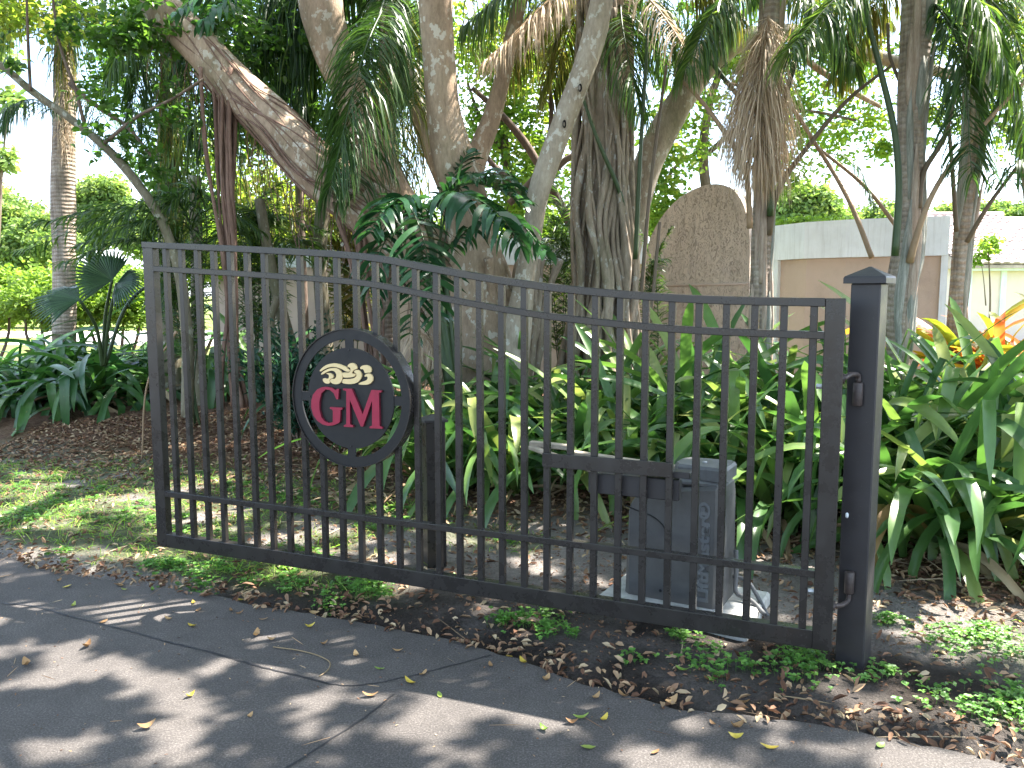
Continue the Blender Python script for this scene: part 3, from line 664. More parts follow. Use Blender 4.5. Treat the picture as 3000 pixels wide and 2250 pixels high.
def wallrun(name, pts, z0, z1, th, mat, parent, off=0.):
    """a wall along a polyline; off moves its front towards the viewer"""
    pts = [np.array([p[0], p[1], 0.]) for p in pts]; mb = MB(); n = len(pts); ns = []
    for i in range(n):
        d = nrm(pts[min(i + 1, n - 1)] - pts[max(i - 1, 0)]); k = np.array([-d[1], d[0], 0]); ns.append(k if k[1] > 0 else -k)
    v = []
    for p, k in zip(pts, ns):
        f = p - k * off; b = p + k * th; v += [f + UZ * z0, f + UZ * z1, b + UZ * z1, b + UZ * z0]
    q = [(i * 4 + k, i * 4 + (k + 1) % 4, i * 4 + 4 + (k + 1) % 4, i * 4 + 4 + k) for i in range(n - 1) for k in range(4)] + [(0, 3, 2, 1), tuple((n - 1) * 4 + k for k in range(4))]
    mb.add(v, q); return mb.build(name, M[mat], parent, False)
lw = empty('entrance_wall', P(1745, 700, 11.3) * [1, 1, 0], 'low tan wall with white top band and corner pilaster behind the hinge post', 'wall')
lp_ = [P(1668, 500, 12.0), P(1745, 488, 11.3), P(1830, 483, 10.95), P(1940, 479, 10.65), P(2052, 476, 10.42)]
wallrun('panel', lp_, -.1, 2.13, .28, 'stuccosmooth', lw); wallrun('top_band', lp_, 2.132, 2.62, .30, 'white', lw, .06)
wallrun('pilaster', [P(1662, 500, 12.06), P(1690, 500, 11.8)], -.1, 2.131, .3, 'white', lw, .055); wallrun('pilaster', [P(2036, 500, 10.46), P(2051, 500, 10.43)], -.1, 2.131, .3, 'white', lw, .05)
for zz_ in (2.53, 2.2):
    mb = MB(); e = P(2058, 500, 10.45); e[2] = zz_; tube(mb, [e, e + np.array([.09, 0, 0]), e + np.array([.09, 0, 0]), e + np.array([.13, 0, .0])], [.018, .018, .032, .026], 8); mb.build('pipe_stub', M['conduit'], lw)
rw = empty('rear_wall', P(900, 600, 13) * [1, 1, 0], 'tan wall with white coping behind the leaning trunks', 'wall')
rp_ = [P(470, 600, 14.2), P(720, 600, 13.4), P(1000, 600, 12.8), P(1400, 600, 12.2)]
wallrun('panel', rp_, -.1, 2.1, .25, 'stuccosmooth', rw); wallrun('coping', rp_, 2.102, 2.5, .3, 'white', rw, .05)
hx = empty('house', P(2140, 640, 25) * [1, 1, 0], 'pale house with a terracotta tile roof at the right edge', 'house')
h0 = P(2066, 640, 25)[0]; h1 = h0 + 7; ZE, ZR = 2.5, 4.3
mb = MB(); box(mb, ((h0 + h1) / 2, 27.5, ZE / 2 - .1), h1 - h0 - .4, 4.6, ZE + .2); mb.build('wall', M['housewall'], hx, False)
for k in range(3):
    mb = MB(); box(mb, (h0 + .45 + k * 1.05, 25.17, ZE / 2), .16, .06, ZE); mb.build('column', M['white'], hx, False)
mb = MB(); box(mb, ((h0 + h1) / 2, 25.05, ZE - .06), h1 - h0, .24, .22); mb.build('fascia', M['white'], hx, False)
mb = MB(); mb.add([(h0, 24.85, ZE), (h1, 24.85, ZE), (h1, 29, ZR), (h0, 29, ZR), (h0, 33, ZE), (h1, 33, ZE), (h0, 24.85, ZE - .1), (h1, 24.85, ZE - .1), (h0, 33, ZE - .1), (h1, 33, ZE - .1)], [(0, 1, 2, 3), (3, 2, 5, 4), (6, 7, 1, 0), (6, 8, 9, 7)], [(0, 3, 4), (1, 5, 2), (0, 4, 8), (0, 8, 6)]); roof = mb.build('roof', M['tile'], hx, False)
sl = nrm(np.array([0, 29 - 24.85, ZR - ZE])); sn = np.array([0, -sl[2], sl[1]]); LR = math.hypot(29 - 24.85, ZR - ZE)
mb = MB(); v = []
for j, (y_, up_) in enumerate(((0, .055), (.40, .02))):
    for k in range(7):
        a = k / 6; v.append(np.array([a * .30, 0, 0]) + sl * y_ + sn * (up_ + .055 * math.sin(a * math.pi) ** 1.0))
for k in range(7): a = k / 6; v.append(np.array([a * .30, 0, 0]) + sn * (.01 + .03 * math.sin(a * math.pi)))
mb.add(v, [(k, k + 1, 7 + k + 1, 7 + k) for k in range(6)] + [(14 + k, 14 + k + 1, k + 1, k) for k in range(6)]); tm = mb.mesh('roof_tile', M['tile'], False)
for j in range(12):
    for i in range(12):
        o = bpy.data.objects.new('roof_tile', tm); link(o, roof)
        w = np.array([h0 + .30 * i, 24.83, ZE]) + sl * (j * LR / 12) - np.array(hx.location); o.location = [float(q) for q in w]
mb = MB(); tube(mb, [(h0 - .05, 29, ZR + .05), (h0 + 3.6, 29, ZR + .05)], .12, 8); mb.build('ridge', M['tile'], hx)
def path_sheet(name, pts, z, mat, label):
    mb = MB(); mb.add([(x, y, z) for x, y in pts], [(0, 1, 2, 3)]); o = mb.build(name, M[mat], None, False); return tag(o, label, kind='structure')
path_sheet('far_road', [(-60, 24), (1, 24), (1, 34), (-60, 34)], .16, 'concrete', 'sunlit pale road beyond the left planting')

# ------------------------------------------------------------------ leaf clouds
def cloud(mb, c, rad, ncl, nl, cr, ll, lw_, r=rng, up=.5, tint=None, droop=0.2, shell=0.):
    c = np.asarray(c, float); rad = np.asarray(rad, float)
    p = r.normal(size=(ncl, 3)); p = nrm(p) * (r.uniform(shell, 1, (ncl, 1)) ** (1 / 2.2)); cc = c + p * rad
    ct = r.uniform(0, 1, ncl)
    q = r.normal(size=(ncl, nl, 3)); q = nrm(q) * (r.uniform(0, 1, (ncl, nl, 1)) ** .45) * (cr * r.uniform(.6, 1.3, (ncl, 1, 1)))
    q[..., 2] *= .65
    pts = (cc[:, None] + q).reshape(-1, 3)
    tt = np.clip(np.repeat(ct, nl) * .6 + r.uniform(0, .4, ncl * nl), 0, 1) if tint is None else np.clip(tint + np.repeat(ct - .5, nl) * .35 + r.uniform(-.2, .2, ncl * nl), 0, 1)
    leaves(mb, pts, ll, lw_, up, droop, tt, r)
def pxcloud(mb, x, y, rx, ry, d, ncl, nl, cr, ll, lw_, dd=None, **k):
    s = K / FPX * d; cloud(mb, P(x, y, d), (rx * s, dd or rx * s * .8, ry * s), ncl, nl, cr, ll, lw_, **k)
# far left: clipped hedge and trees beyond it
def simple_tree(name, label, base, blobs, mat, ll, lw_, trunk_r=.12, group=None, cat='tree'):
    t = empty(name, base, label, cat, group); t['_'] = 0; del t['_']
    mb = MB()
    for b in blobs: pxcloud(mb, *b[:5], b[5], b[6], b[7], ll, lw_, **(b[8] if len(b) > 8 else {}))
    mb.build('crown', M[mat], t)
    top_ = np.array([b_ for b_ in [P(*blobs[0][:2], blobs[0][4])]][0]); mb = MB()
    bs = np.array(base, float)
    tube(mb, smooth_path([bs - UZ * .2, bs * .55 + top_ * .45 + np.array([.1, 0, 0]), top_], 12), np.linspace(trunk_r, trunk_r * .4, 12), 8, .08)
    for b in blobs[1:4]:
        e = P(*b[:2], b[4]); m_ = bs * .5 + top_ * .5; tube(mb, smooth_path([m_, m_ * .4 + e * .6 + UZ * .1, e], 8), np.linspace(trunk_r * .5, trunk_r * .2, 8), 6)
    mb.build('trunk', M['twig'], t); return t
hd = MB()
for x in range(-80, 360, 22): pxcloud(hd, x, 640, 18, 52, 38, 16, 60, .55, .28, .16, dd=.9)
o = hd.build('hedge', M['hedge'], None, org=P(140, 700, 38) * [1, 1, 0]); tag(o, 'sunlit clipped hedge far behind the left palm trunk', 'hedge')
gb = lambda px, d: np.array([(px * K - 1500) / FPX * d, d, 0.])
FT = dict(ll=.30, lw_=.18)
simple_tree('far_tree', 'bright green far tree at the left edge beyond the hedge', gb(20, 52), [(20, 480, 80, 70, 52, 108, 80, 0.94), (60, 545, 60, 40, 52, 54, 75, 0.79), (-40, 440, 70, 60, 54, 72, 75, 0.86)], 'farleaf', **FT)
simple_tree('far_tree', 'rounded far tree right of the left palm trunk beyond the hedge', gb(210, 56), [(215, 430, 55, 55, 56, 81, 80, 0.86), (260, 480, 70, 45, 56, 72, 80, 0.86), (180, 500, 60, 50, 56, 72, 80, 0.86)], 'farleaf', **FT)
simple_tree('far_tree', 'pale low far tree behind the leaning sapling', gb(330, 50), [(330, 500, 60, 60, 50, 81, 80, 0.86), (390, 520, 50, 60, 50, 63, 80, 0.79)], 'farleaf', **FT)
simple_tree('far_tree', 'low greyish far shrub tree in front of the hedge trees at left', gb(95, 47), [(95, 520, 70, 50, 47, 81, 80, 0.72), (30, 545, 60, 35, 47, 54, 75, 0.65)], 'farleaf', **FT)
simple_tree('far_tree', 'small leafy twig crown high at the left edge', gb(-30, 30), [(5, 345, 30, 25, 30, 8, 30, .5), (20, 215, 25, 15, 30, 6, 26, .4), (-20, 100, 40, 60, 30, 12, 30, .6)], 'farleaf', .3, .18)
# far right
for lb, x, y, rx, ry, d in (('broad far tree above the right end of the entrance wall', 1880, 470, 95, 26, 60), ('dark green far tree above the house roof', 2120, 462, 95, 24, 64), ('light green far tree between arch and entrance wall', 1735, 450, 60, 45, 42), ('far tree at the right edge above the roof', 2240, 470, 60, 34, 66)):
    simple_tree('far_tree', lb, gb(x, d), [(x, y, rx, ry, d, 110, 80, .8), (x + rx * .4, y + 8, rx * .6, ry * .8, d, 60, 75, .7)], 'farleaf', **FT)
mb = MB(); pxcloud(mb, 1730, 488, 80, 14, 15, 50, 60, .16, .09, .05, dd=.6); pxcloud(mb, 1730, 560, 80, 60, 15, 40, 50, .2, .09, .05, dd=.6)
o = mb.build('hedge', M['hedge'], None, org=gb(1730, 15)); tag(o, 'bright clipped hedge showing above the left end of the entrance wall', 'hedge')
simple_tree('small_tree', 'sparse yellow green little tree in front of the house', gb(2128, 19), [(2135, 530, 34, 18, 19, 14, 22, .16), (2118, 560, 20, 14, 19, 8, 18, .14)], 'hedge', .11, .06, .03)

# ------------------------------------------------------------------ fronds
def rachis(pts, n=26):
    return smooth_path(np.array([P(*q) for q in pts]), n)
def frond(parent, pts, nl, ll, lw_, mat, hang=.8, w_r=.012, t0=.12, tint=None, fwd=.55, side=1.0, segs=4, rmat=None, name='frond', r=rng, upb=.1, world=None):
    if mat in ('frond', 'frond_y') and nl > 40: nl = int(nl * 1.75); ll = ll * 1.1
    path = rachis(pts) if world is None else smooth_path(np.array(world), 26); n = len(path)
    mb = MB(); ts = np.sort(r.uniform(t0, 1, nl)) if nl > 60 else np.linspace(t0, 1, nl)
    ii = ts * (n - 1); i0 = np.clip(ii.astype(int), 0, n - 2); f = (ii - i0)[:, None]; p = path[i0] * (1 - f) + path[i0 + 1] * f
    tg = nrm(path[i0 + 1] - path[i0]); sd = np.cross(tg, UZ); sl_ = np.linalg.norm(sd, axis=1, keepdims=True)
    sd = np.where(sl_ > .15, sd / (sl_ + 1e-6), np.array([1, 0, 0.]))
    prof = np.minimum(1, .45 + 1.6 * (ts - t0)) * (1 - .55 * np.clip((ts - .6) / .4, 0, 1) ** 1.5)
    for sg in (-1, 1):
        d0 = sd * sg * side + tg * fwd + UZ * upb + r.normal(size=(nl, 3)) * .16
        tt = r.uniform(0, 1, nl) if tint is None else np.clip(tint + r.uniform(-.25, .25, nl), 0, 1)
        strips(mb, p, d0, ll * prof * r.uniform(.8, 1.15, nl), lw_, segs, np.clip(hang + r.uniform(-.15, .15, nl), 0, 1), tt, r, .5, .8)
    nv = mb.n
    rr = np.linspace(w_r, w_r * .25, n)
    fr = mb.build(name, M[mat], parent, True)
    mb2 = MB(); tube(mb2, path, rr, 6, tint=.5); ra = bpy.data.objects.new('rachis', mb2.mesh('rachis', M[rmat or ('petiole_t' if 'dead' in mat else 'petiole_g')], True, np.array(parent.location))); link(ra, fr)
    return fr
def petiole(parent, pts, mat, name='petiole'):
    mb = MB(); pp = smooth_path(pxpath(pts), 24); tube(mb, pp[:, :3], pp[:, 3], 7, .04); return mb.build(name, M[mat], parent)
def sheaths(parent, path, rad, n, mats, seed):
    r = np.random.default_rng(seed); m_ = len(path)
    for k in range(n):
        a0 = r.uniform(-2.6, .6); i0 = int(r.integers(0, m_ - 12)); ln = int(r.integers(8, min(22, m_ - i0)))
        sg = path[i0:i0 + ln]; rr = rad[i0:i0 + ln]; a = a0 + r.uniform(-.25, .25) * np.linspace(0, 1, ln)
        off = np.stack([np.cos(a), np.sin(a), a * 0], -1) * (rr * r.uniform(.82, 1.0) + np.linspace(0, 1, ln)[::-1] ** 3 * r.uniform(0, .05))[:, None]
        mb = MB(); tube(mb, sg + off, rr * np.interp(np.linspace(0, 1, ln), [0, .25, .7, 1], [.06, .34, .42, .2]) * r.uniform(.7, 1.2), 7, .12, k)
        mb.build('leaf_sheath', M[mats[k % len(mats)]], parent)
def palm_trunk(parent, pts, d, mat='bark_palm', n=60, rough=.05):
    pp = smooth_path(pxpath(pts, d), n); mb = MB(); tube(mb, pp[:, :3], pp[:, 3], 16, rough, 3, ribs=9); mb.build('trunk', M[mat], parent); return pp
S3 = lambda x, y, w=9, d=7.6: (1474.7 + x / 3, y / 3, w, d)
# right: three queen palms
pa = empty('queen_palm', G(1935, 880), 'queen palm with split grey brown trunk just right of the hinge post', 'palm tree', 'queen palms behind the gate')
pp = palm_trunk(pa, [(1982,-80,56),(1980,60,56),(1968,230,52),(1966,430,46),(1956,553,54),(1945,620,55),(1940,760,46),(1932,900,50)], 7.5)
sheaths(pa, pp[:, :3], pp[:, 3], 30, ['sheath', 'sheath_g', 'sheath', 'sheath_g'], 3)
petiole(pa, [S3(1180,-40,10,7.3), S3(1190,60,10,7.3), S3(1280,450,12,7.3), S3(1380,900,14,7.3), S3(1400,1250,15,7.3), S3(1375,1659,16,7.3)], 'petiole_g')
petiole(pa, [S3(2230,510,7,7.0), S3(1900,870,9,7.1), S3(1650,1200,11,7.2), S3(1500,1580,15,7.3), S3(1470,1700,17,7.35)], 'petiole_t')
petiole(pa, [S3(1880,200,8,7.2), S3(1760,640,9,7.2), S3(1690,900,10,7.3), S3(1560,1120,12,7.4), S3(1530,1350,13,7.4)], 'petiole_b')
petiole(pa, [S3(1330,150,7,7.6), S3(1340,350,7,7.6), S3(1420,560,8,7.6)], 'petiole_b')
frond(pa, [(1985,-60,7.5), (1860,-40,7.3), (1700,110,7.0)], 85, .62, .014, 'frond', .85)
frond(pa, [(1985,-60,7.5), (2080,-30,7.2), (2190,170,6.9)], 85, .62, .014, 'frond', .85)
frond(pa, [(1990,-30,7.5), (2060,70,7.2), (2100,380,7.0)], 75, .5, .015, 'frond', .75, tint=.2)
frond(pa, [(1985,-50,7.5), (1900,0,7.9), (1800,170,8.2)], 70, .55, .013, 'frond_y', .9)
frond(pa, [(1985,-60,7.5), (2060,-60,7.9), (2240,60,8.3)], 80, .6, .014, 'frond', .9)
pbm = empty('queen_palm', G(2060, 850), 'slim queen palm trunk nearest the right edge in front of the house', 'palm tree', 'queen palms behind the gate')
pp = palm_trunk(pbm, [(2115,-80,50),(2108,100,46),(2100,300,42),(2088,430,38),(2075,560,34),(2066,690,36),(2060,900,40)], 8.0)
sheaths(pbm, pp[:, :3], pp[:, 3], 18, ['sheath_g', 'sheath'], 5)
petiole(pbm, [S3(1690,450,7,7.7), S3(1740,1000,8,7.7), S3(1775,1500,11,7.8)], 'petiole_b')
petiole(pbm, [S3(2260,960,8,7.5), S3(1950,1380,9,7.6), S3(1840,1570,11,7.7)], 'petiole_b')
petiole(pbm, [S3(2180,400,9,7.7), S3(1990,800,12,7.8), S3(1900,1150,15,7.9)], 'petiole_g')
frond(pbm, [(2110,-30,8), (2180,50,7.6), (2235,330,7.3)], 80, .6, .014, 'frond', .85)
frond(pbm, [(2112,0,8), (2050,70,7.7), (2010,260,7.5)], 60, .55, .014, 'frond', .85, tint=.25)
frond(pbm, [(2150,410,7.5), (2185,360,7.3), (2250,330,7.1)], 22, .5, .016, 'frond', .9, tint=.1)
frond(pbm, [(2110,-60,8), (2190,-20,8.4), (2290,140,8.8)], 70, .6, .013, 'frond_y', .9)
pcm = empty('queen_palm', G(1640, 860), 'queen palm with a tan dead frond hanging down its trunk beside the arched wall', 'palm tree', 'queen palms behind the gate')
pp = palm_trunk(pcm, [(1668,-80,44),(1662,100,44),(1652,300,40),(1648,450,40),(1643,560,40),(1640,700,44),(1636,900,46)], 8.3)
sheaths(pcm, pp[:, :3], pp[:, 3], 18, ['sheath', 'sheath_g', 'sheath'], 9)
for q in ([S3(-60,480,8,8.1), S3(0,530,8,8.1), S3(230,800,10,8.0), S3(400,1100,11,8.0), S3(435,1480,13,8.1)],
          [S3(300,540,6,8.6), S3(640,640,8,8.5), S3(870,950,9,8.4), S3(1100,1350,10,8.2), S3(1225,1670,12,8.0)],
          [S3(880,960,7,8.4), S3(1200,1230,8,8.3), S3(1380,1460,9,8.2)]): petiole(pcm, q, 'petiole_t')
petiole(pcm, [S3(1360,420,6,7.6), S3(1100,620,8,7.8), S3(850,900,10,7.9), S3(600,1280,14,8.1), S3(555,1520,16,8.2)], 'petiole_b')
petiole(pcm, [S3(840,0,11,8), S3(700,500,12,8), S3(615,800,13,8), S3(565,1400,15,8.1)], 'petiole_g')
petiole(pcm, [S3(130,330,11,8.5), S3(380,640,10,8.5), S3(560,800,10,8.4)], 'petiole_g')
frond(pcm, [(1660,35,8.15), (1650,130,8.0), (1644,330,7.95)], 420, .95, .008, 'frond_dead', .99, side=.30, fwd=.45, t0=.0, w_r=.014)
frond(pcm, [(1655,50,8.15), (1640,150,8.0), (1632,300,7.95)], 300, .9, .008, 'frond_dead', .99, side=.34, fwd=.45, t0=.0, w_r=.012)
frond(pcm, [(1668,-40,8.3), (1570,-10,8.0), (1480,150,7.8)], 85, .6, .014, 'frond', .9)
frond(pcm, [(1668,-40,8.3), (1760,10,8.0), (1850,140,7.7)], 80, .58, .014, 'frond', .9)
frond(pcm, [(1668,-60,8.3), (1740,-40,8.6), (1900,40,9.0)], 80, .6, .014, 'frond_y', .92)
frond(pcm, [(1668,-50,8.3), (1600,-30,8.8), (1520,60,9.2)], 70, .55, .014, 'frond', .9)
frond(pcm, [(1780,330,8.4), (1830,340,8.3), (1890,440,8.2)], 40, .32, .006, 'frond', .9, tint=.1, w_r=.005)
# palm behind the big trunk, fronds along the top middle
pd_ = empty('queen_palm', G(1330, 830), 'palm fronds hanging from above behind the strangler trunk', 'palm tree', 'queen palms behind the gate')
palm_trunk(pd_, [(1345,-80,40),(1350,100,38),(1352,300,34),(1350,500,34),(1345,700,36),(1340,880,40)], 9.4, 'bark_palm')
frond(pd_, [(1340,-80,9.2), (1230,-30,8.7), (1050,130,8.3)], 95, .62, .014, 'frond_dead', .9, tint=.2)
frond(pd_, [(1340,-60,9.2), (1430,30,8.5), (1520,170,8.1)], 60, .5, .012, 'frond_dead', .95, rmat='petiole_t')
frond(pd_, [(1320,-60,9.2), (1200,-10,9.5), (1090,170,9.8)], 90, .6, .014, 'frond_y', .9)
frond(pd_, [(1320,-60,9.2), (1260,10,9.5), (1180,220,9.8)], 90, .6, .014, 'frond_y', .9)
frond(pd_, [(1340,-60,9.2), (1400,-10,9.6), (1450,160,9.8)], 85, .6, .014, 'frond', .9)
frond(pd_, [(1300,-80,9.2), (1150,-60,9.0), (1000,60,8.9)], 85, .6, .014, 'frond', .9)
frond(pd_, [(1340,-40,9.2), (1345,60,8.6), (1385,250,8.4)], 75, .55, .013, 'frond', .9)
frond(pd_, [(1360,-60,9.2), (1480,-60,9), (1600,40,9)], 85, .6, .014, 'frond_y', .9)
petiole(pd_, [(1255,200,6,8.5), (1290,300,8,8.5), (1340,420,10,8.6), (1365,520,12,8.7)], 'petiole_g'); petiole(pd_, [(1400,60,7,8.5), (1385,300,9,8.5), (1372,560,11,8.6)], 'petiole_g')
petiole(pd_, [(1440,140,6,8.5), (1405,400,8,8.4), (1385,640,10,8.4)], 'petiole_b'); petiole(pd_, [(1395,760,8,8.0), (1410,640,8,8.0), (1425,480,7,8.0)], 'petiole_b')
# palm behind the leaning trunk: dark hanging fronds
pe = empty('queen_palm', G(820, 830), 'palm with long blue green fronds drooping between the ficus trunks', 'palm tree', 'queen palms behind the gate')
palm_trunk(pe, [(845,-80,36),(838,200,34),(835,450,34),(832,900,38)], 9.9)
frond(pe, [(860,-40,9.6), (780,135,8.2), (715,400,7.9)], 110, .85, .014, 'frond', .95, tint=.35)
frond(pe, [(850,-60,9.6), (800,120,8.4), (770,420,8.2)], 100, .8, .014, 'frond', .95, tint=.3)
frond(pe, [(860,-60,9.8), (870,100,9.6), (840,400,9.5)], 90, .7, .014, 'frond_y', .95)
frond(pe, [(850,-60,9.8), (690,-40,10.3), (600,180,10.2)], 100, .8, .014, 'frond', .92, tint=.1)
frond(pe, [(850,-60,9.8), (640,-50,10.4), (500,100,10.2)], 100, .8, .014, 'frond', .92, tint=.1)
frond(pe, [(850,-60,9.8), (900,0,9.2), (905,220,9.0)], 80, .7, .014, 'frond', .95)
frond(pe, [(850,-70,9.8), (720,0,10.2), (650,260,10.3)], 100, .8, .015, 'frond', .95, tint=.1)
frond(pe, [(850,-70,9.8), (790,60,10.2), (745,330,10.3)], 100, .8, .015, 'frond', .95, tint=.1)
frond(pe, [(850,-70,9.8), (640,20,10.4), (560,240,10.6)], 100, .8, .015, 'frond', .95, tint=.1)
# left palms
pf = empty('palm_tree', P(138, 760, 12.4) * [1, 1, 0], 'straight bare palm trunk with a fringe of hanging fibres at the left', 'palm tree')
pp = palm_trunk(pf, [(140,-80,38),(140,100,40),(140,230,42),(136,420,46),(138,560,44),(140,860,46)], 12.4, 'bark_palm')
def skirt(parent, x0, x1, y0, y1, d0, d1, n, ll, lw_, mat, tint=None, name='hanging_fibres', hang=.95, r=rng, spread=.35):
    p = np.array([P(r.uniform(x0, x1), r.uniform(y0, y1), r.uniform(d0, d1)) for _ in range(n)]); d = r.normal(size=(n, 3)) * spread; d[:, 2] -= .6
    mb = MB(); strips(mb, p, d, ll * r.uniform(.5, 1.2, n), lw_, 4, hang, r.uniform(0, 1, n) if tint is None else tint, r); return mb.build(name, M[mat], parent)
skirt(pf, 120, 162, 20, 170, 12.1, 12.4, 150, .7, .016, 'frond_y'); skirt(pf, 122, 160, 180, 300, 12.1, 12.35, 130, .55, .008, 'frond_dead')
skirt(pf, 112, 170, -30, 60, 12.0, 12.5, 120, .8, .018, 'frond', .3)
frond(pf, [(140,60,12.3), (60,20,11.8), (-50,110,11.4)], 80, .8, .013, 'frond', .92); frond(pf, [(140,40,12.3), (230,30,11.8), (300,170,11.4)], 80, .8, .013, 'frond', .92)
frond(pf, [(140,250,12.3), (70,215,11.8), (-40,270,11.4)], 55, .6, .012, 'frond', .9, tint=.1); frond(pf, [(145,200,12.3), (210,230,12), (260,330,11.7)], 50, .6, .012, 'frond', .9, tint=.1)
frond(pf, [(140,-20,12.3), (60,-40,12), (-60,20,11.8)], 80, .8, .013, 'frond_y', .92); frond(pf, [(140,-20,12.3), (200,-40,12), (330,40,11.8)], 80, .8, .013, 'frond', .92)
pg = empty('palm_tree', P(372, 800, 10.6) * [1, 1, 0], 'palm trunk draped in green hanging leaflets beside the leaning sapling', 'palm tree')
palm_trunk(pg, [(368,-80,40),(368,200,40),(362,400,42),(368,560,44),(372,860,46)], 10.6, 'bark_m')
skirt(pg, 330, 405, -20, 420, 10.2, 10.6, 420, .6, .016, 'frond'); skirt(pg, 345, 400, 100, 500, 10.2, 10.5, 220, .5, .012, 'frond_y')
frond(pg, [(370,-60,10.6), (300,20,10.1), (230,170,9.8)], 85, .65, .014, 'frond', .9); frond(pg, [(370,-60,10.6), (460,-20,10.1), (540,140,9.8)], 85, .65, .014, 'frond', .9)
frond(pg, [(370,-40,10.6), (420,100,10.1), (450,330,9.9)], 85, .6, .014, 'frond', .92, tint=.2); frond(pg, [(370,-40,10.6), (310,110,10.2), (280,300,10)], 80, .55, .013, 'frond', .92, tint=.2)
frond(pg, [(370,-60,10.6), (440,40,10.9), (540,260,11)], 85, .65, .014, 'frond_y', .92)
for x0, x1, y0, y1, d0, d1, n, ll, mt in [(440,660,-40,130,9.8,10.6,320,.75,'frond'),(520,700,40,240,10,10.8,260,.7,'frond'),(400,520,60,400,9.6,10.4,260,.6,'frond'),(500,640,250,480,10.4,11.2,220,.5,'frond_y'),(780,900,-20,330,9.8,10.6,300,.7,'frond'),(820,930,200,420,10.2,11,160,.55,'frond_y')]:
    skirt(pe if x0 > 400 else pg, x0, x1, y0, y1, d0, d1, n, ll, .013, mt, name='hanging_leaflets', spread=.25)
for x0, x1, y0, y1, d0, d1, n, ll, mt in [(1000,1250,-40,120,9.4,10.2,260,.6,'frond_y'),(1330,1500,-40,110,9.2,10,240,.6,'frond')]:
    skirt(pd_, x0, x1, y0, y1, d0, d1, n, ll, .012, mt, name='hanging_leaflets', spread=.25)
# low arching clumping palms
def clump_palm(label, bx, by, bd, tips, ll, lw_, mat, hang=.55, tint=None, group='low clumping palms'):
    b = P(bx, by, bd); z = float(terrain(b[0], b[1])); e = empty('clumping_palm', (b[0], b[1], z), label, 'palm', group)
    for k, (mx_, my_, md, tx, ty, td) in enumerate(tips):
        s0 = np.array([b[0] + .06 * math.cos(k * 2.1), b[1] + .06 * math.sin(k * 2.1), z - .03])
        frond(e, None, 60, ll, lw_, mat, hang, .010, .22, tint, .75, .9, 3, world=[s0, P(mx_, my_, md), P(tx, ty, td)], upb=.35)
    return e
clump_palm('arching feather palm left of the gate in front of the palm trunk', 415, 740, 9.0, [(300,450,8.8,90,480,8.6), (350,430,8.8,200,500,8.4), (400,420,9,310,500,8.7), (290,520,8.8,130,570,8.3), (450,430,9.2,560,500,9.2), (330,480,8.7,170,530,8.2), (260,470,9.0,60,540,9.0)], .46, .016, 'frond')
clump_palm('fine feather palm under the leaning trunk', 560, 740, 10.0, [(520,450,10,430,430,10), (560,430,10,600,400,10.2), (600,470,10,700,500,9.8), (640,520,10,740,590,9.7), (500,500,9.8,420,540,9.6), (570,480,9.8,650,560,9.4), (540,460,9.6,500,560,9.2)], .42, .016, 'frond')
clump_palm('yellow green feather palm behind the two main trunks', 760, 720, 11.2, [(720,470,11,640,450,11), (760,440,11,800,400,11.3), (800,480,11,880,480,11), (700,520,10.8,600,560,10.6), (790,540,10.8,860,590,10.5)], .42, .026, 'frond_y')
clump_palm('feather palm between pale curved trunk and strangler', 1215, 740, 9.8, [(1195,480,9.8,1130,430,9.8), (1225,450,9.8,1260,420,10), (1240,500,9.6,1290,520,9.4), (1200,520,9.6,1165,540,9.4), (1230,540,9.5,1240,620,9.2), (1210,430,10,1190,370,10.2)], .34, .013, 'frond')
clump_palm('short feather palm in front of the arched wall', 1410, 740, 9.2, [(1405,560,9.2,1385,500,9.2), (1425,540,9.2,1450,490,9.2), (1430,560,9,1440,560,8.9)], .2, .012, 'frond')

# broad-leaflet palm in the middle and its relatives
def broad_frond(parent, pts, n, ll, lw_, hang, side, fwd=.5, t0=.05, mat='broad', upb=.2):
    fr = frond(parent, pts, n, ll, lw_, mat, hang, .011, t0, None, fwd, side, 5, upb=upb); return fr
bp = empty('broad_leaf_palm', G(985, 800), 'glossy dark palm with broad drooping leaflets in front of the ficus base', 'palm')
broad_frond(bp, [(925,470,7.9), (971,418,7.4), (1027,428,7.1), (1084,470,6.9), (1126,530,6.8)], 28, .46, .056, .8, 1., .35, .15)
broad_frond(bp, [(880,470,7.9), (870,425,7.5), (901,478,7.2), (925,560,7.0), (940,690,6.9)], 28, .44, .054, .45, 1., .5, .12)
broad_frond(bp, [(950,520,7.9), (990,400,7.8), (1050,400,7.7), (1130,440,7.6)], 26, .42, .054, .45, 1., .7, .15, upb=.7)
broad_frond(bp, [(930,520,7.9), (890,430,7.6), (840,440,7.3), (800,500,7.1)], 26, .42, .054, .6, 1., .6, .15)
broad_frond(bp, [(950,520,8), (960,430,8.1), (985,370,8.2), (1010,330,8.3)], 16, .34, .05, .4, 1., .9, .3)
broad_frond(bp, [(945,560,7.8), (1060,470,7.4), (1120,480,7.2), (1175,540,7.1)], 24, .40, .05, .75, 1., .4, .15)
broad_frond(bp, [(930,560,7.8), (850,500,7.4), (815,560,7.2), (800,640,7.1)], 24, .38, .05, .7, 1., .45, .15)
broad_frond(bp, [(950,600,7.7), (905,560,7.2), (890,640,7.0), (885,720,6.9)], 22, .36, .048, .6, 1., .5, .12)
broad_frond(bp, [(950,560,8.0), (1020,380,8.2), (1090,380,8.3), (1160,430,8.2)], 22, .36, .05, .5, 1., .6, .4)
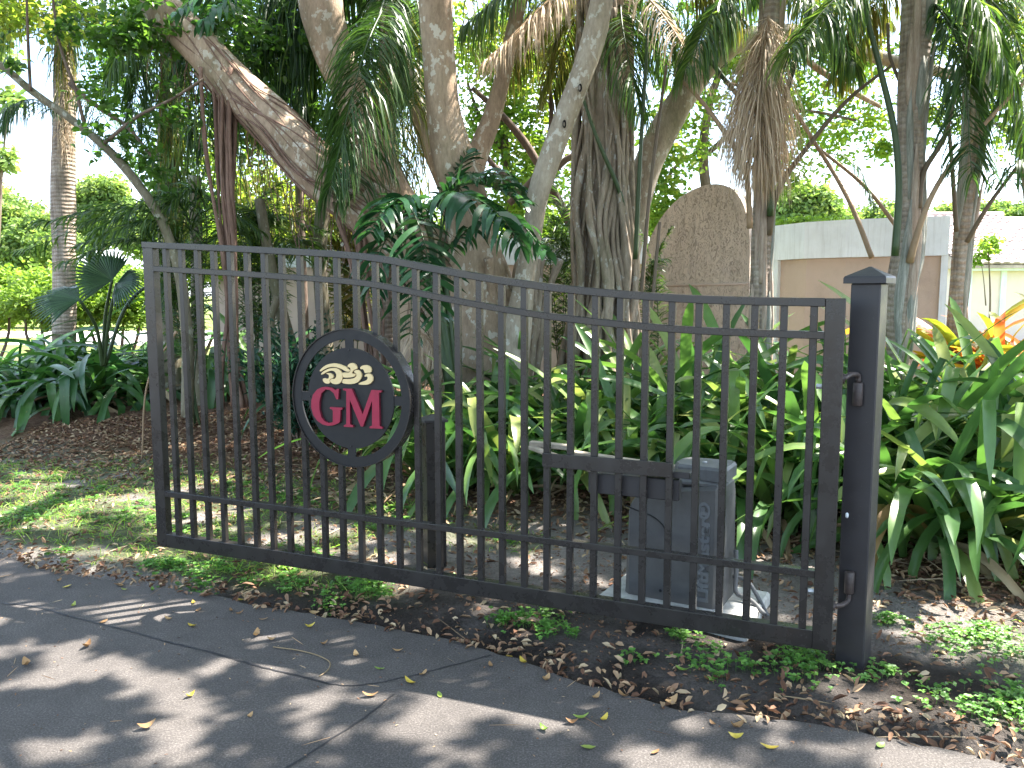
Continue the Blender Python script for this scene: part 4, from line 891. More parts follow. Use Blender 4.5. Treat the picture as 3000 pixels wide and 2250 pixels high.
petiole(bp, [(925,475,12,7.9), (945,600,15,7.9), (975,830,20,7.8)], 'petiole_g'); petiole(bp, [(880,475,12,7.9), (930,620,15,7.9), (970,830,20,7.8)], 'petiole_g')
petiole(bp, [(950,522,12,8), (965,640,15,7.9), (985,830,20,7.85)], 'petiole_g'); petiole(bp, [(930,522,12,7.9), (950,640,15,7.85), (978,830,20,7.8)], 'petiole_g')
bq = empty('broad_leaf_palm', G(500, 800) + np.array([0, -2.0, 0]), 'broad pale leaflets hanging into view at the top left above the leaning trunk', 'palm')
bq.location = [float(q) for q in P(560, -160, 7.2)]
broad_frond(bq, [(560,-90,7.2), (500,-20,7.0), (462,22,6.9), (432,52,6.85)], 15, .36, .044, .72, 1., .45, .3)
broad_frond(bq, [(560,-90,7.2), (480,-40,7.0), (425,-8,6.9), (380,25,6.8)], 13, .30, .042, .5, 1., .6, .3)
# fan palms
def fan(parent, hub, axis_, nrm_, rad, span, n, mat='fan', droop=.3, name='fan_leaf'):
    a = nrm(np.asarray(axis_, float)); nn_ = np.asarray(nrm_, float); nn_ = nrm(nn_ - a * np.dot(nn_, a)); s = np.cross(nn_, a)
    mb = MB()
    for k in range(n):
        th = span * (k / (n - 1) - .5); d = a * math.cos(th) + s * math.sin(th); w = rad * span / n * .40
        e = np.cross(nn_, d); L = rad * (1 - .22 * abs(k / (n - 1) - .5) * 2) * random.uniform(.92, 1.04)
        V = []; tt = [0, .3, .58, .8, 1]
        for t in tt:
            ww = w * (t / .58 if t < .58 else max(.02, 1 - (t - .58) / .42)); c = hub + d * L * t - UZ * droop * L * max(0, t - .45) ** 1.6 + nn_ * 0
            V += [c - e * ww, c + nn_ * ww * .45, c + e * ww]
        q = []
        for i in range(4):
            b = i * 3; q += [(b, b + 1, b + 4, b + 3), (b + 1, b + 2, b + 5, b + 4)]
        mb.add(V, q, tint=random.random())
    return mb.build(name, M[mat], parent, False)
fp = empty('fan_palm', P(228, 770, 9.3) * [1, 1, 0] + UZ * .3, 'low fan palm with pleated leaves beside the left end of the gate', 'palm')
fan(fp, P(242, 606, 9.0), (-.62, -.1, .55), (.35, -.9, .3), .50, 2.7, 26); fan(fp, P(172, 648, 8.9), (-1, -.15, .12), (.1, -.55, .8), .56, 2.3, 24, droop=.5)
fan(fp, P(252, 612, 9.1), (.75, -.3, .05), (-.1, -.8, .6), .42, 2.4, 22, droop=.7); fan(fp, P(345, 600, 9.4), (.15, -.2, -.9), (-.2, -.95, -.1), .6, 1.5, 20, droop=.0)
for q in ([(242,606,6,9.0), (228,680,7,9.2), (222,790,9,9.3)], [(172,648,6,8.9), (205,700,7,9.1), (222,790,9,9.3)], [(252,612,6,9.1), (236,690,7,9.2), (224,790,9,9.3)], [(345,600,6,9.4), (290,640,7,9.4), (226,790,9,9.35)]): petiole(fp, q, 'petiole_g')

# ------------------------------------------------------------------ the big ficus
fb = G(1060, 860)
fic = empty('ficus_tree', fb, 'massive ficus with leaning and upright pale trunks and a spreading leafy crown', 'tree')
def limb(pts, d, mat, parent=fic, name='trunk', n=60, sides=20, rough=.06, seed=1, ribs=0):
    pp = smooth_path(pxpath(pts, d), n); mb = MB(); tube(mb, pp[:, :3], pp[:, 3], sides, rough, seed, ribs=ribs); mb.build(name, M[mat], parent); return pp
la = limb([(290,-80,66,9.0),(345,10,74,9.0),(430,100,82,8.9),(520,200,88,8.8),(600,275,96,8.7),(690,370,106,8.6),(770,430,112,8.6),(850,492,124,8.6),(930,570,140,8.7),(1000,680,160,8.8),(1030,860,190,9)], 9, 'bark_a', seed=2, n=80)
lb = limb([(682,-80,86),(700,40,88),(722,120,82),(756,200,76),(790,290,76),(840,400,84),(900,510,96),(960,620,110),(1020,860,140)], 9.5, 'bark_a', seed=4)
limb([(800,-80,30),(850,80,34),(885,180,36),(905,240,38),(940,340,42),(985,440,52),(1030,560,60),(1050,860,80)], 10, 'bark_d', seed=5)
lc = limb([(942,-80,68),(944,50,68),(948,130,69),(955,220,72),(968,300,80),(985,370,90),(1002,430,98),(1022,520,110),(1045,650,150),(1055,860,200)], 8.5, 'bark_c', seed=6, n=80)
ld = limb([(1312,-80,40),(1297,10,46),(1280,90,49),(1250,180,48),(1215,270,47),(1188,345,46),(1163,420,44),(1150,500,42),(1138,575,44),(1120,690,56),(1095,860,80)], 8.0, 'bark_d', seed=7, n=80)
limb([(1140,-60,26),(1110,60,30),(1085,170,34),(1060,260,40),(1030,340,44),(1010,420,50)], 9.2, 'bark_a', seed=8, sides=14)
limb([(1270,560,30),(1225,470,22),(1180,385,18),(1120,290,16),(1085,250,14),(1020,190,10)], 10.5, 'twig', name='branch', sides=10, seed=9)
limb([(1180,385,18),(1230,340,13),(1290,320,10)], 10.5, 'twig', name='branch', sides=8, seed=10)
limb([(1150,470,12),(1110,400,12),(1060,350,11),(1030,300,9)], 9.6, 'twig', name='branch', sides=8, seed=12)
limb([(1100,440,14),(1170,360,12),(1190,260,10),(1185,150,8)], 9.8, 'twig', name='branch', sides=8, seed=13)
lf = limb([(1345,560,66),(1380,420,62),(1405,340,62),(1440,270,60),(1480,200,54),(1540,130,48),(1610,85,42),(1700,72,36),(1800,92,31),(1900,125,27),(2010,150,22),(2150,190,14)], 9.6, 'bark_d', seed=11, n=70)
limb([(1800,95,18,9.6),(1740,110,16,9.8),(1830,190,12,10),(1900,230,9,10.2)], 9.8, 'bark_a', name='branch', sides=8)
limb([(1480,200,22,9.6),(1500,130,20,9.8),(1560,60,18,10),(1640,10,14,10.2),(1760,-40,10,10.4)], 9.8, 'bark_a', name='branch', sides=8)
# knot holes on the pale curved trunk
for px, py in ((1253, 190), (1219, 268)):
    c = P(px, py, 7.875); mb = MB(); th = np.linspace(0, 2 * np.pi, 14, endpoint=False)
    v = [c + np.array([0, .03, 0])] + [c + np.array([.014 * math.cos(t) * (1.25 if i else 1), (-.008 if i else .012), .032 * math.sin(t) * (1.2 if i else 1)]) for i in (0, 1) for t in th]
    mb.add(v, [(1 + k, 1 + (k + 1) % 14, 15 + (k + 1) % 14, 15 + k) for k in range(14)], [(0, 1 + (k + 1) % 14, 1 + k) for k in range(14)]); mb.build('knot_hole', M['groove'], fic)
# strangler: a bundle of fused roots
ec = smooth_path(pxpath([(1300,-80,80),(1298,60,92),(1300,160,104),(1302,260,112),(1303,360,122),(1303,460,128),(1303,560,132),(1303,660,140),(1303,860,190)], 8.9), 90)
mb = MB(); tube(mb, ec[:, :3], ec[:, 3] * .62, 22, .08, 5); mb.build('trunk', M['bark_e'], fic)
r5 = np.random.default_rng(5)
for k in range(34):
    mb = MB(); a = r5.uniform(0, 2 * np.pi) if k > 13 else np.pi + np.pi * (k + .5) / 14
    dr = r5.uniform(-.7, .7); ph = r5.uniform(0, 6); s = np.linspace(0, 1, 90)
    an = a + dr * s + .22 * np.sin(s * 9 + ph) + .1 * np.sin(s * 23 + ph * 2)
    ro = ec[:, 3] * (.84 + .2 * np.sin(s * 7 + ph * 1.7)) + .02 * np.maximum(0, s - .75) * 10 * r5.uniform(0, 1)
    i0 = int(r5.integers(0, 22)) if k > 18 else 0
    rad = r5.uniform(.016, .05) * (.8 + .5 * s) * (1 + .18 * np.sin(s * 31 + ph))
    pth = ec[:, :3] + np.stack([np.cos(an) * ro, np.sin(an) * ro, 0 * an], -1)
    tube(mb, pth[i0:], rad[i0:], 9, .1, k, flat=.8); mb.build('strangler_root', M['bark_e'], fic)
# aerial roots
r6 = np.random.default_rng(6)
def roots(pts, d, n, w0, w1, spread, mat='root', parent=fic, nm='aerial_root', amp=.02):
    base = smooth_path(pxpath([(*q[:2], 1, d) for q in pts]), 40)[:, :3]; s = np.linspace(0, 1, 40)
    for k in range(n):
        of = r6.normal(size=3) * np.array([spread, spread * .6, 0]); ph = r6.uniform(0, 6, 3)
        pth = base + of * (np.interp(s, [0, .35, .75, 1], [1.6, .8, .45, .9]))[:, None] + np.stack([np.sin(s * 8 + ph[0]), np.sin(s * 9 + ph[1]), 0 * s], -1) * amp
        mb = MB(); tube(mb, pth, np.full(40, r6.uniform(w0, w1)) * (1 + .15 * np.sin(s * 20 + ph[2])), 7, .08, k); mb.build(nm, M[mat], parent)
roots([(474,150),(478,300),(484,430),(492,520),(498,640),(500,800),(510,880)], 8.7, 13, .008, .024, .07)
roots([(745,440),(765,540),(785,640),(800,740),(805,880)], 8.5, 6, .014, .028, .06); roots([(800,520),(812,640),(822,760),(830,880)], 8.5, 4, .012, .022, .05)
roots([(1190,560),(1175,640),(1160,720),(1150,860)], 8.6, 4, .02, .04, .06, 'bark_e'); roots([(1050,560),(1075,680),(1090,760),(1100,860)], 8.3, 7, .03, .06, .14, 'bark_a')
for k in range(16):         # vines lying along and under the leaning trunk
    i0 = int(r6.integers(4, 30)); i1 = int(r6.integers(i0 + 18, 78)); s = np.linspace(0, 1, i1 - i0); a = r6.uniform(2.6, 5.6) + r6.uniform(-1.6, 1.6) * s + .3 * np.sin(s * 7 + k)
    sg = la[i0:i1]; tg = nrm(np.gradient(sg[:, :3], axis=0)); e1 = nrm(np.cross(tg, np.array([0, 1, 0]))); e2 = np.array([0, 1., 0])
    ro = sg[:, 3] * 1.03
    mb = MB(); tube(mb, sg[:, :3] + e1 * (np.cos(a) * ro)[:, None] + e2 * (np.sin(a) * ro)[:, None], r6.uniform(.006, .015), 6, .05, k); mb.build('vine', M['root'], fic)
mb = MB()                   # fine rootlets hanging from the leaning trunk and limbs
for k in range(90):
    j = int(r6.integers(5, 60)); q = la[j]; p0 = q[:3] + np.array([r6.normal() * .05, r6.normal() * .08, -q[3] * .8]); L = r6.uniform(.15, .9)
    s = np.linspace(0, 1, 7); tube(mb, p0 + np.stack([.05 * np.sin(s * 5 + k) * s, .03 * np.cos(s * 4 + k) * s, -L * s], -1), r6.uniform(.0025, .005), 4, tint=.5, cap=False)
mb.build('rootlets', M['root'], fic)
# crown: overhead leaf clumps (they throw the dappled shade) and the sprays seen in the picture
LIT = [(330,1180,120,40,.85),(500,1160,60,30,.85),(700,1150,120,30,.8),(180,1060,110,24,.8),(60,1330,110,45,.75),(170,1262,95,26,.7),(90,1400,90,35,.6),(210,1530,150,60,.85),(60,1600,80,60,.9),(560,1480,150,70,.75),(700,1600,110,50,.6),(930,1565,70,60,.5),(1130,1580,150,80,.7),(1400,1620,240,60,.72),(1750,1640,320,46,.8),(160,1560,240,100,.8),(120,1380,150,50,.75),(560,1590,200,60,.62),(60,1290,120,24,.6),(1820,1520,150,50,.85),(1180,1440,90,26,.5),(420,1360,60,18,.5),
       (2150,1320,100,70,.9),(2140,1540,110,80,.9),(420,1200,110,45,.85),(120,1120,90,24,.8),(250,1130,70,20,.6),(600,1130,90,40,.8),(450,1060,80,20,.6),(850,1180,80,20,.5),(1560,1330,90,30,.8),(1000,1290,50,18,.6),(1100,1180,70,16,.6),(1640,1200,60,18,.7),(1960,1200,60,25,.6)]
DARK = [(640,1400,190,60),(860,1440,160,48),(170,1243,210,30),(400,1275,150,24),(1050,1500,120,40),(150,1228,120,14),(430,1310,140,22),(600,1300,110,24),(800,1350,120,22),(60,1235,60,12),(980,1420,80,26),(330,1430,110,34),(440,1430,90,40),(330,1290,70,20),(700,1330,160,30),(900,1370,150,45),(1180,1500,170,35),(1350,1530,160,26),(1600,1480,140,26),(950,1480,60,60),(20,1480,40,30),(640,1390,90,30),(1900,1330,60,60)]
def zones(lst): 
    a = []
    for q in lst:
        c = G(*q[:2]); ex = np.linalg.norm(G(q[0] + q[2] * .5, q[1]) - c) * 2; y0, y1 = G(q[0], q[1] - q[3] * .6), G(q[0], q[1] + q[3] * .6); ey = np.linalg.norm(y1 - y0) / 1.2
        a.append((c[0], c[1], ex, max(ey, .12), q[4] if len(q) > 4 else 1.))
    return a
LZ, DZ = zones(LIT), zones(DARK)
r8 = np.random.default_rng(21)
mb = MB(); H = LS[:2] / LS[2]; GS = .255
gx_, gy_ = np.meshgrid(np.arange(-11, 6.5, GS), np.arange(-5, 15.5, GS)); gx_ = gx_.ravel() + r8.uniform(-.14, .14, gx_.size); gy_ = gy_.ravel() + r8.uniform(-.14, .14, gx_.size)
near = (gx_ > -5.2) & (gx_ < 4.6) & (gy_ > .2) & (gy_ < 8)
den = np.where(near, 2.1, .55); den = np.where((gy_ < .2), .5, den); den = np.where((gy_ > 10.5) & (gx_ < -3.2), .08, den)
hx_, hy_ = r8.uniform(-5.2, 4.6, 1700), r8.uniform(.2, 8, 1700); hp = np.full(1700, .13)
for z_ in LZ: hp = np.where(((hx_ - z_[0]) / z_[2]) ** 2 + ((hy_ - z_[1]) / z_[3]) ** 2 < 1.25, np.maximum(hp, z_[4] * (.9 if z_[1] < 3.3 else .72)), hp)
hp = np.where((hx_ > 1.0) & (hx_ < 3.4) & (hy_ > 3.9), np.maximum(hp, .45), hp); hp = np.where(hy_ > 5.4, np.maximum(hp, .42), hp)
for z_ in DZ: hp = np.where(((hx_ - z_[0]) / z_[2]) ** 2 + ((hy_ - z_[1]) / z_[3]) ** 2 < 1.25, .0, hp)
sel = r8.uniform(0, 1, 1700) < hp; hx_, hy_ = hx_[sel], hy_[sel]; hr = r8.uniform(.05, .17, len(hx_)) * np.where(r8.uniform(0, 1, len(hx_)) < .15, 1.6, 1)
cnt = np.floor(np.clip(den, 0, 3) + r8.uniform(0, 1, len(gx_))).astype(int); gx_, gy_ = np.repeat(gx_, cnt), np.repeat(gy_, cnt); gx_ = gx_ + r8.uniform(-.1, .1, len(gx_)); gy_ = gy_ + r8.uniform(-.1, .1, len(gx_))
rad = r8.uniform(.10, .20, len(gx_))
ok_ = np.ones(len(gx_), bool)
for a_, b_, c_ in zip(hx_, hy_, hr): ok_ &= np.hypot(gx_ - a_, gy_ - b_) > c_ + rad * .55
gx_, gy_, rad = gx_[ok_], gy_[ok_], rad[ok_]
nt_ = 330; gx_ = np.concatenate([gx_, r8.uniform(-4.6, 3.6, nt_)]); gy_ = np.concatenate([gy_, r8.uniform(1.2, 6, nt_)]); rad = np.concatenate([rad, r8.uniform(.045, .085, nt_)])
hh = r8.uniform(5.3, 7.6, len(gx_)) + np.where(gy_ > 5, .7, 0) + np.where(gy_ > 9, 1.2, 0)
cx, cy_ = gx_ + H[0] * hh, gy_ + H[1] * hh
vis = hh < 1.664 + np.maximum(cy_, .1) * .37 + .5
ncl = len(cx); nl = 42
cen = np.stack([cx, cy_, hh], -1); 
q = nrm(r8.normal(size=(ncl, nl, 3))) * (r8.uniform(0, 1, (ncl, nl, 1)) ** .5) * rad[:, None, None] * np.array([1, 1, .7])
leaves(mb, (cen[:, None] + q).reshape(-1, 3), .125, .068, .9, .2, None, r8)
mb.build('crown', M['ficus'], fic)
# boughs carrying the overhead crown
for k, (x0, y0, z0, x1, y1, z1, rr) in enumerate([(la[0,0], la[0,1], la[0,2], -5.5, 7, 7.0, .16), (lb[0,0], lb[0,1], lb[0,2], -2.5, 9.5, 8.5, .17), (lc[0,0], lc[0,1], lc[0,2], 1.5, 6.0, 7.6, .14), (lc[0,0], lc[0,1], lc[0,2], .2, 10, 9, .12), (ld[0,0], ld[0,1], ld[0,2], 3.0, 5.0, 6.8, .09), (ec[0,0], ec[0,1], ec[0,2], 5.2, 6.5, 8.0, .16), (ec[0,0], ec[0,1], ec[0,2], 3.4, 9.8, 9.0, .14), (2.4, 8.9, 6.2, 7.5, 4.2, 7.2, .10), (1.5, 6.0, 7.4, 4.6, 3.0, 6.8, .07), (-2.5, 9.3, 8.3, -.6, 5.2, 7.4, .07)]):
    a, b = np.array([x0, y0, z0]), np.array([x1, y1, z1]); m_ = a * .5 + b * .5 + UZ * .5; s = np.linspace(1, .35, 20)
    mb = MB(); tube(mb, smooth_path([a, m_, b], 20), rr * s, 10, .06, k); mb.build('bough', M['bark_a'], fic)
# leafy sprays in view
mb = MB(); FL = dict(ll=.10, lw_=.056)
for x, y, rx, ry, d, nc, n_l, cr in [(260,180,80,90,11,24,24,.26),(340,330,70,90,11.2,20,22,.24),(400,180,80,120,11.2,26,24,.26),(230,210,40,50,8.5,4,14,.14),(330,360,40,50,8.5,6,14,.14),(300,60,120,60,8.8,26,26,.22),(470,60,100,70,9.2,24,26,.22),(600,60,120,80,10.2,20,26,.26),(560,230,60,50,9.6,12,24,.2),(640,180,110,110,10.6,26,26,.26),(800,200,60,160,10.8,36,30,.26)]:
    pxcloud(mb, x, y, rx, ry, d, nc, n_l, cr, tint=.4, **FL)
mb.build('foliage', M['ficus'], fic)
mb = MB()
for x, y, rx, ry, d, nc, n_l, cr in [(90,40,150,60,11,32,26,.28)]: pxcloud(mb, x, y, rx, ry, d, nc, n_l, cr, ll=.11, lw_=.06, tint=.75)
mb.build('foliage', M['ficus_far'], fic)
# saplings and limbs at the left
sg = empty('leaning_sapling', G(405, 880), 'thin mottled trunk leaning up to the left edge of the picture', 'tree')
ls_ = limb([(-60,108,13),(0,140,14),(60,190,15),(150,255,16),(230,320,18),(300,400,19),(345,470,20),(380,560,22),(402,700,24),(405,900,28)], 8.6, 'bark_m', sg, seed=3, sides=12)
limb([(66,196,7),(62,120,6),(58,20,5),(56,-60,4)], 8.55, 'twig', sg, 'branch', 24, 7); limb([(185,280,8),(165,200,7),(130,100,6),(110,-40,5)], 8.6, 'twig', sg, 'branch', 24, 7)
limb([(225,310,8),(300,250,7),(370,215,6),(440,170,5)], 8.4, 'twig', sg, 'branch', 24, 7); limb([(150,180,10),(210,230,9),(270,270,8),(330,340,6)], 8.9, 'twig', sg, 'branch', 24, 7)
mb = MB()
for x, y, rx, ry, nc in [(230,310,60,45,8),(300,280,60,45,6),(30,130,30,15,3),(150,60,60,40,8),(380,240,50,60,10)]: pxcloud(mb, x, y, rx, ry, 8.5, nc, 11, .13, .085, .05, tint=.3)
mb.build('foliage', M['ficus'], sg)
ts_ = empty('small_tree', G(575, 850), 'thin crooked trunk with a low fork seen through the left pickets', 'tree')
limb([(560,430,20),(575,520,22),(595,620,24),(620,720,28),(640,800,28),(650,900,34)], 9.4, 'bark_m', ts_, sides=10); limb([(600,640,16),(585,700,16),(610,760,18),(640,830,22)], 9.2, 'bark_m', ts_, sides=10)
limb([(700,420,30),(690,560,30),(700,700,32),(710,880,40)], 10.2, 'bark_m', ts_, 'branch', sides=10); limb([(420,380,24),(425,560,26),(430,880,30)], 10.0, 'bark_m', ts_, 'branch', sides=10)
# trees behind the ficus whose backlit leaves fill the gaps
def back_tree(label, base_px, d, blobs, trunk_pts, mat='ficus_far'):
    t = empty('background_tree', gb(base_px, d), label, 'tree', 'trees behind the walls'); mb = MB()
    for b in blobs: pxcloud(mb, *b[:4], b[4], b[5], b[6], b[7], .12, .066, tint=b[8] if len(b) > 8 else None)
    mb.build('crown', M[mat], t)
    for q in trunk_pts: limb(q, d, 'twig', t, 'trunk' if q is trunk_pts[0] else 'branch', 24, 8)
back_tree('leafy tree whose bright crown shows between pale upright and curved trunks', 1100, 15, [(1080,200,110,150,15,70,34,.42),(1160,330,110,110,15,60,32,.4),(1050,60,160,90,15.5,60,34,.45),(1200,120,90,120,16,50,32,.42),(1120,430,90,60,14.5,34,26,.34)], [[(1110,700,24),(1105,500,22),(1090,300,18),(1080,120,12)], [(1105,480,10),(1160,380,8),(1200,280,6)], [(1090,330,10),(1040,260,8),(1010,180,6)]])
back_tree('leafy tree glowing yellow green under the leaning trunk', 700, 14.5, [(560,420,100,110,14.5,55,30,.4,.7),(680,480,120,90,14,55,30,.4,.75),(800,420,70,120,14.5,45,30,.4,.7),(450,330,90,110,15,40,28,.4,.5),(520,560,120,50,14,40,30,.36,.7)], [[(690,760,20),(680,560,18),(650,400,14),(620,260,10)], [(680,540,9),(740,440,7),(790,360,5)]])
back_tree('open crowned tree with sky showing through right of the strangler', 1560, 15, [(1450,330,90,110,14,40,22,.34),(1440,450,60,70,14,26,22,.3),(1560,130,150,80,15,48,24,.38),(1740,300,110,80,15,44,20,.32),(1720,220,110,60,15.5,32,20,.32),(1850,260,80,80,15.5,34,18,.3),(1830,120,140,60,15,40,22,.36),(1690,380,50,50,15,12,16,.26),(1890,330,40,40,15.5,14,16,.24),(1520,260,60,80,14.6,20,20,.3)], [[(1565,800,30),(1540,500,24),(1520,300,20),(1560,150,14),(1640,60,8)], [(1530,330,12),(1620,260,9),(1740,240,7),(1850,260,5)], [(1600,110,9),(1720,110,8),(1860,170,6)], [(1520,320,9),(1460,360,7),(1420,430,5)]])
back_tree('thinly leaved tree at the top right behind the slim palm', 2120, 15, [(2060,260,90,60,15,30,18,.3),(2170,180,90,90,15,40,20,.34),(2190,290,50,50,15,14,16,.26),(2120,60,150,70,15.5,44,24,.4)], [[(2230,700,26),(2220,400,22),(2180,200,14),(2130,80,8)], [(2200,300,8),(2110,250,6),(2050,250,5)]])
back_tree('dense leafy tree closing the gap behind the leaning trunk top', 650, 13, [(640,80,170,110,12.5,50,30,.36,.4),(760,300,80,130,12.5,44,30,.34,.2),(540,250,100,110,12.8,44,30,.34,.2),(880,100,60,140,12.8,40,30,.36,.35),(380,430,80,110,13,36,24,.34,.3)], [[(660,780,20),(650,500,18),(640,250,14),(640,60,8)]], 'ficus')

for k, (x, rx, d, lb) in enumerate([(-30,100,15.5,'bright shrub mass at the far left edge behind the planting'),(110,90,15,'bright shrub mass behind the left palm trunk'),(250,80,15.5,'bright shrub mass behind the leaning sapling'),(420,90,17,'bright shrub mass behind the mossy palm trunk'),(590,100,16.5,'bright shrub mass behind the reddish aerial roots'),(770,100,17,'bright shrub mass behind the leaning trunk base'),(960,100,16.5,'shrub mass behind the ficus base'),(1140,100,17,'shrub mass behind the curved pale trunk'),(1360,90,16.5,'shrub mass left of the arched wall')]):
    s_ = empty('background_shrub', gb(x, d), lb, 'shrub', 'shrubs behind the walls'); mb = MB()
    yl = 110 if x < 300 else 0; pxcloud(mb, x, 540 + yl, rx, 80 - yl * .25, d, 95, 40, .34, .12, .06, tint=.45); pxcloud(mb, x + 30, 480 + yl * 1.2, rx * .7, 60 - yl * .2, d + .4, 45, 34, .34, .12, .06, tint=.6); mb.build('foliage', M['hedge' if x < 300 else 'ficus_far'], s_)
    mb = MB(); b = gb(x, d)
    for j in range(4): tube(mb, smooth_path([b, b + np.array([.3 * (j - 1.5), 0, 1.0]), P(x + 30 * (j - 1.5), 520 + yl, d)], 8), np.linspace(.04, .015, 8), 6)
    mb.build('stems', M['twig'], s_)

# ------------------------------------------------------------------ strap-leaved plants
def strap_mesh(name, mat, el0, bend, p, w=.085, kink=None, segs=12, twist=0., vee=.35, notch=0):
    pos = np.zeros(2); pts = [pos.copy()]; an = []
    for k in range(segs):
        t = (k + .5) / segs; a = el0 - bend * t ** p
        if kink and t > kink[0]: a -= kink[1]
        an.append(a); pos = pos + np.array([math.cos(a), math.sin(a)]) / segs; pts.append(pos.copy())
    V = []; T_ = []
    for k, q in enumerate(pts):
        t = k / segs; a = an[min(k, segs - 1)]; wv = w * (.62 + .38 * sst(0, .22, t)) * (1 - .18 * sst(.3, .8, t)) * (1 if t < .8 else max(.03, 1 - ((t - .8) / .2) ** 1.8))
        up = np.array([-math.sin(a), 0, math.cos(a)]); c = np.array([q[0], 0, q[1]]); s = np.array([0, 1, 0.]); tw = twist * t
        s2 = s * math.cos(tw) + up * math.sin(tw); u2 = -s * math.sin(tw) + up * math.cos(tw); vv = vee * (1 - .5 * t) * wv / 2
        V += [c - s2 * wv / 2 + u2 * vv, c - s2 * wv * .22 + u2 * vv * .25, c, c + s2 * wv * .22 + u2 * vv * .25, c + s2 * wv / 2 + u2 * vv]; T_ += [t] * 5
    mb = MB(); q = [(i * 5 + k, i * 5 + k + 1, i * 5 + 6 + k, i * 5 + 5 + k) for i in range(segs) for k in range(4)]
    mb.add(V, q, tint=np.array(T_)); return mb.mesh(name, M[mat])
r9 = np.random.default_rng(33)
def protos(mat, n, w, seed, lay=0.):
    r = np.random.default_rng(seed); L = []
    for k in range(n):
        kind = k % 4; el = R(r.uniform(40, 82)) - lay; tw = r.uniform(-.9, .9)
        if kind == 0: L.append(strap_mesh('leaf', mat, el, R(r.uniform(95, 140)), 1.25, w, None, 13, tw))
        elif kind == 1: L.append(strap_mesh('leaf', mat, el, R(r.uniform(130, 175)), 1.5, w, None, 13, tw))
        elif kind == 2: L.append(strap_mesh('leaf', mat, el, R(r.uniform(40, 70)), 1.2, w, (r.uniform(.45, .7), R(r.uniform(60, 110))), 13, tw))
        else: L.append(strap_mesh('leaf', mat, el, R(r.uniform(45, 85)), 1.2, w, None, 12, tw))
    return L
PR = {'strap': protos('strap', 24, .058, 1), 'strap_d': protos('strap_d', 14, .062, 2, .25), 'strap_o': protos('strap_o', 8, .085, 3), 'dead': [strap_mesh('dried_leaf', 'strap_dead', R(e), R(b), 1.3, .05, kk, 10, 1.2, .6) for e, b, kk in ((30, 90, None), (15, 40, None), (45, 120, (.5, R(70))), (5, 12, None))], 'pink': [strap_mesh('leaf', 'strap_p', R(60), R(130), 1.5, .09), strap_mesh('leaf', 'strap_p', R(50), R(60), 1.2, .09, (.6, R(90)))]}
def strap_plant(loc, label, kind, n, L, group, dead=3, lean=0., pink=0, rmin=0., face=None):
    e = empty('strap_leaf_plant', loc, label, 'plant', group); pl = PR[kind]
    for k in range(n + dead + pink):
        f = k / n; az = k * 2.39996 + r9.uniform(-.35, .35)
        me = pl[int(r9.integers(0, len(pl)))]; s = L * r9.uniform(.72, 1.12)
        tilt = r9.normal() * .16 + lean
        if k >= n: me = PR['dead'][int(r9.integers(0, 4))]; s = L * r9.uniform(.5, .8); tilt = 0
        if k >= n + dead: me = PR['pink'][k % 2]; s = L * .8; az = r9.uniform(3.6, 5.6)
        o = bpy.data.objects.new(me.name.split('.')[0], me); link(o, e)
        o.location = (.05 * math.cos(az) * (1 - f) , .05 * math.sin(az) * (1 - f), -.02 + .05 * f)
        # later (inner) leaves stand steeper
        o.rotation_euler = (r9.normal() * .15, tilt + (.38 * (1 - f) - .15 if k < n else .1), az); o.scale = (s, s * r9.uniform(.8, 1.2), s)
    return e
gm, gr, gl_ = 'strap leaved plants behind the gate', 'strap leaved plants right of the hinge post', 'strap leaved plants at the left'
def sp_(px, d): x = (px * K - 1500) / FPX * d; return (x, d, float(terrain(x, d)))
MID = [(915,6.9,'green strap plant right behind the short stop post',18,.95),(1010,6.7,'low strap plant in front just right of the short stop post',16,.9),(1110,6.5,'strap plant lying low behind the operator swing arm tip',16,.9),(1235,6.7,'strap plant rising behind the middle of the operator swing arm',18,1.),(1345,6.5,'strap plant behind the operator plate and left of the operator lid',18,1.),(1470,6.3,'strap plant close behind the operator lid',18,1.),(1590,5.9,'strap plant just right of the operator box',18,1.0),(1690,5.6,'strap plant with long leaves touching the ground near the right stile',18,1.02),(1770,5.9,'strap plant half hidden by the right gate stile',18,1.0),
  (965,7.7,'second row strap plant between short post and pale trunk',18,1.),(1080,7.5,'second row strap plant below the curved pale trunk',18,1.),(1180,7.5,'tall second row strap plant with a pale upright leaf',18,1.05),(1290,7.4,'second row strap plant at the left foot of the strangler',18,1.05),(1395,7.2,'second row strap plant at the right foot of the strangler',18,1.05),(1510,7.0,'second row strap plant below the arched wall',18,1.1),(1620,6.8,'strap plant with a tall leaf at the foot of the dead frond palm',18,1.25),(1720,6.6,'second row strap plant in front of the wall pilaster',18,1.1),
  (1130,8.2,'back row strap plant against the ficus base',16,1.),(1400,8.0,'back row strap plant between strangler and arched wall',16,1.05),(1540,8.0,'back row strap plant against the arched wall',16,1.05),(1700,7.6,'back row strap plant near the pilaster of the entrance wall',16,1.05),(1830,7.2,'strap plant behind the hinge post against the entrance wall',16,1.0)]
for px, d, lb, n, L in MID: strap_plant(sp_(px, d), lb, 'strap', n + 18, L * 1.5, gm, 3)
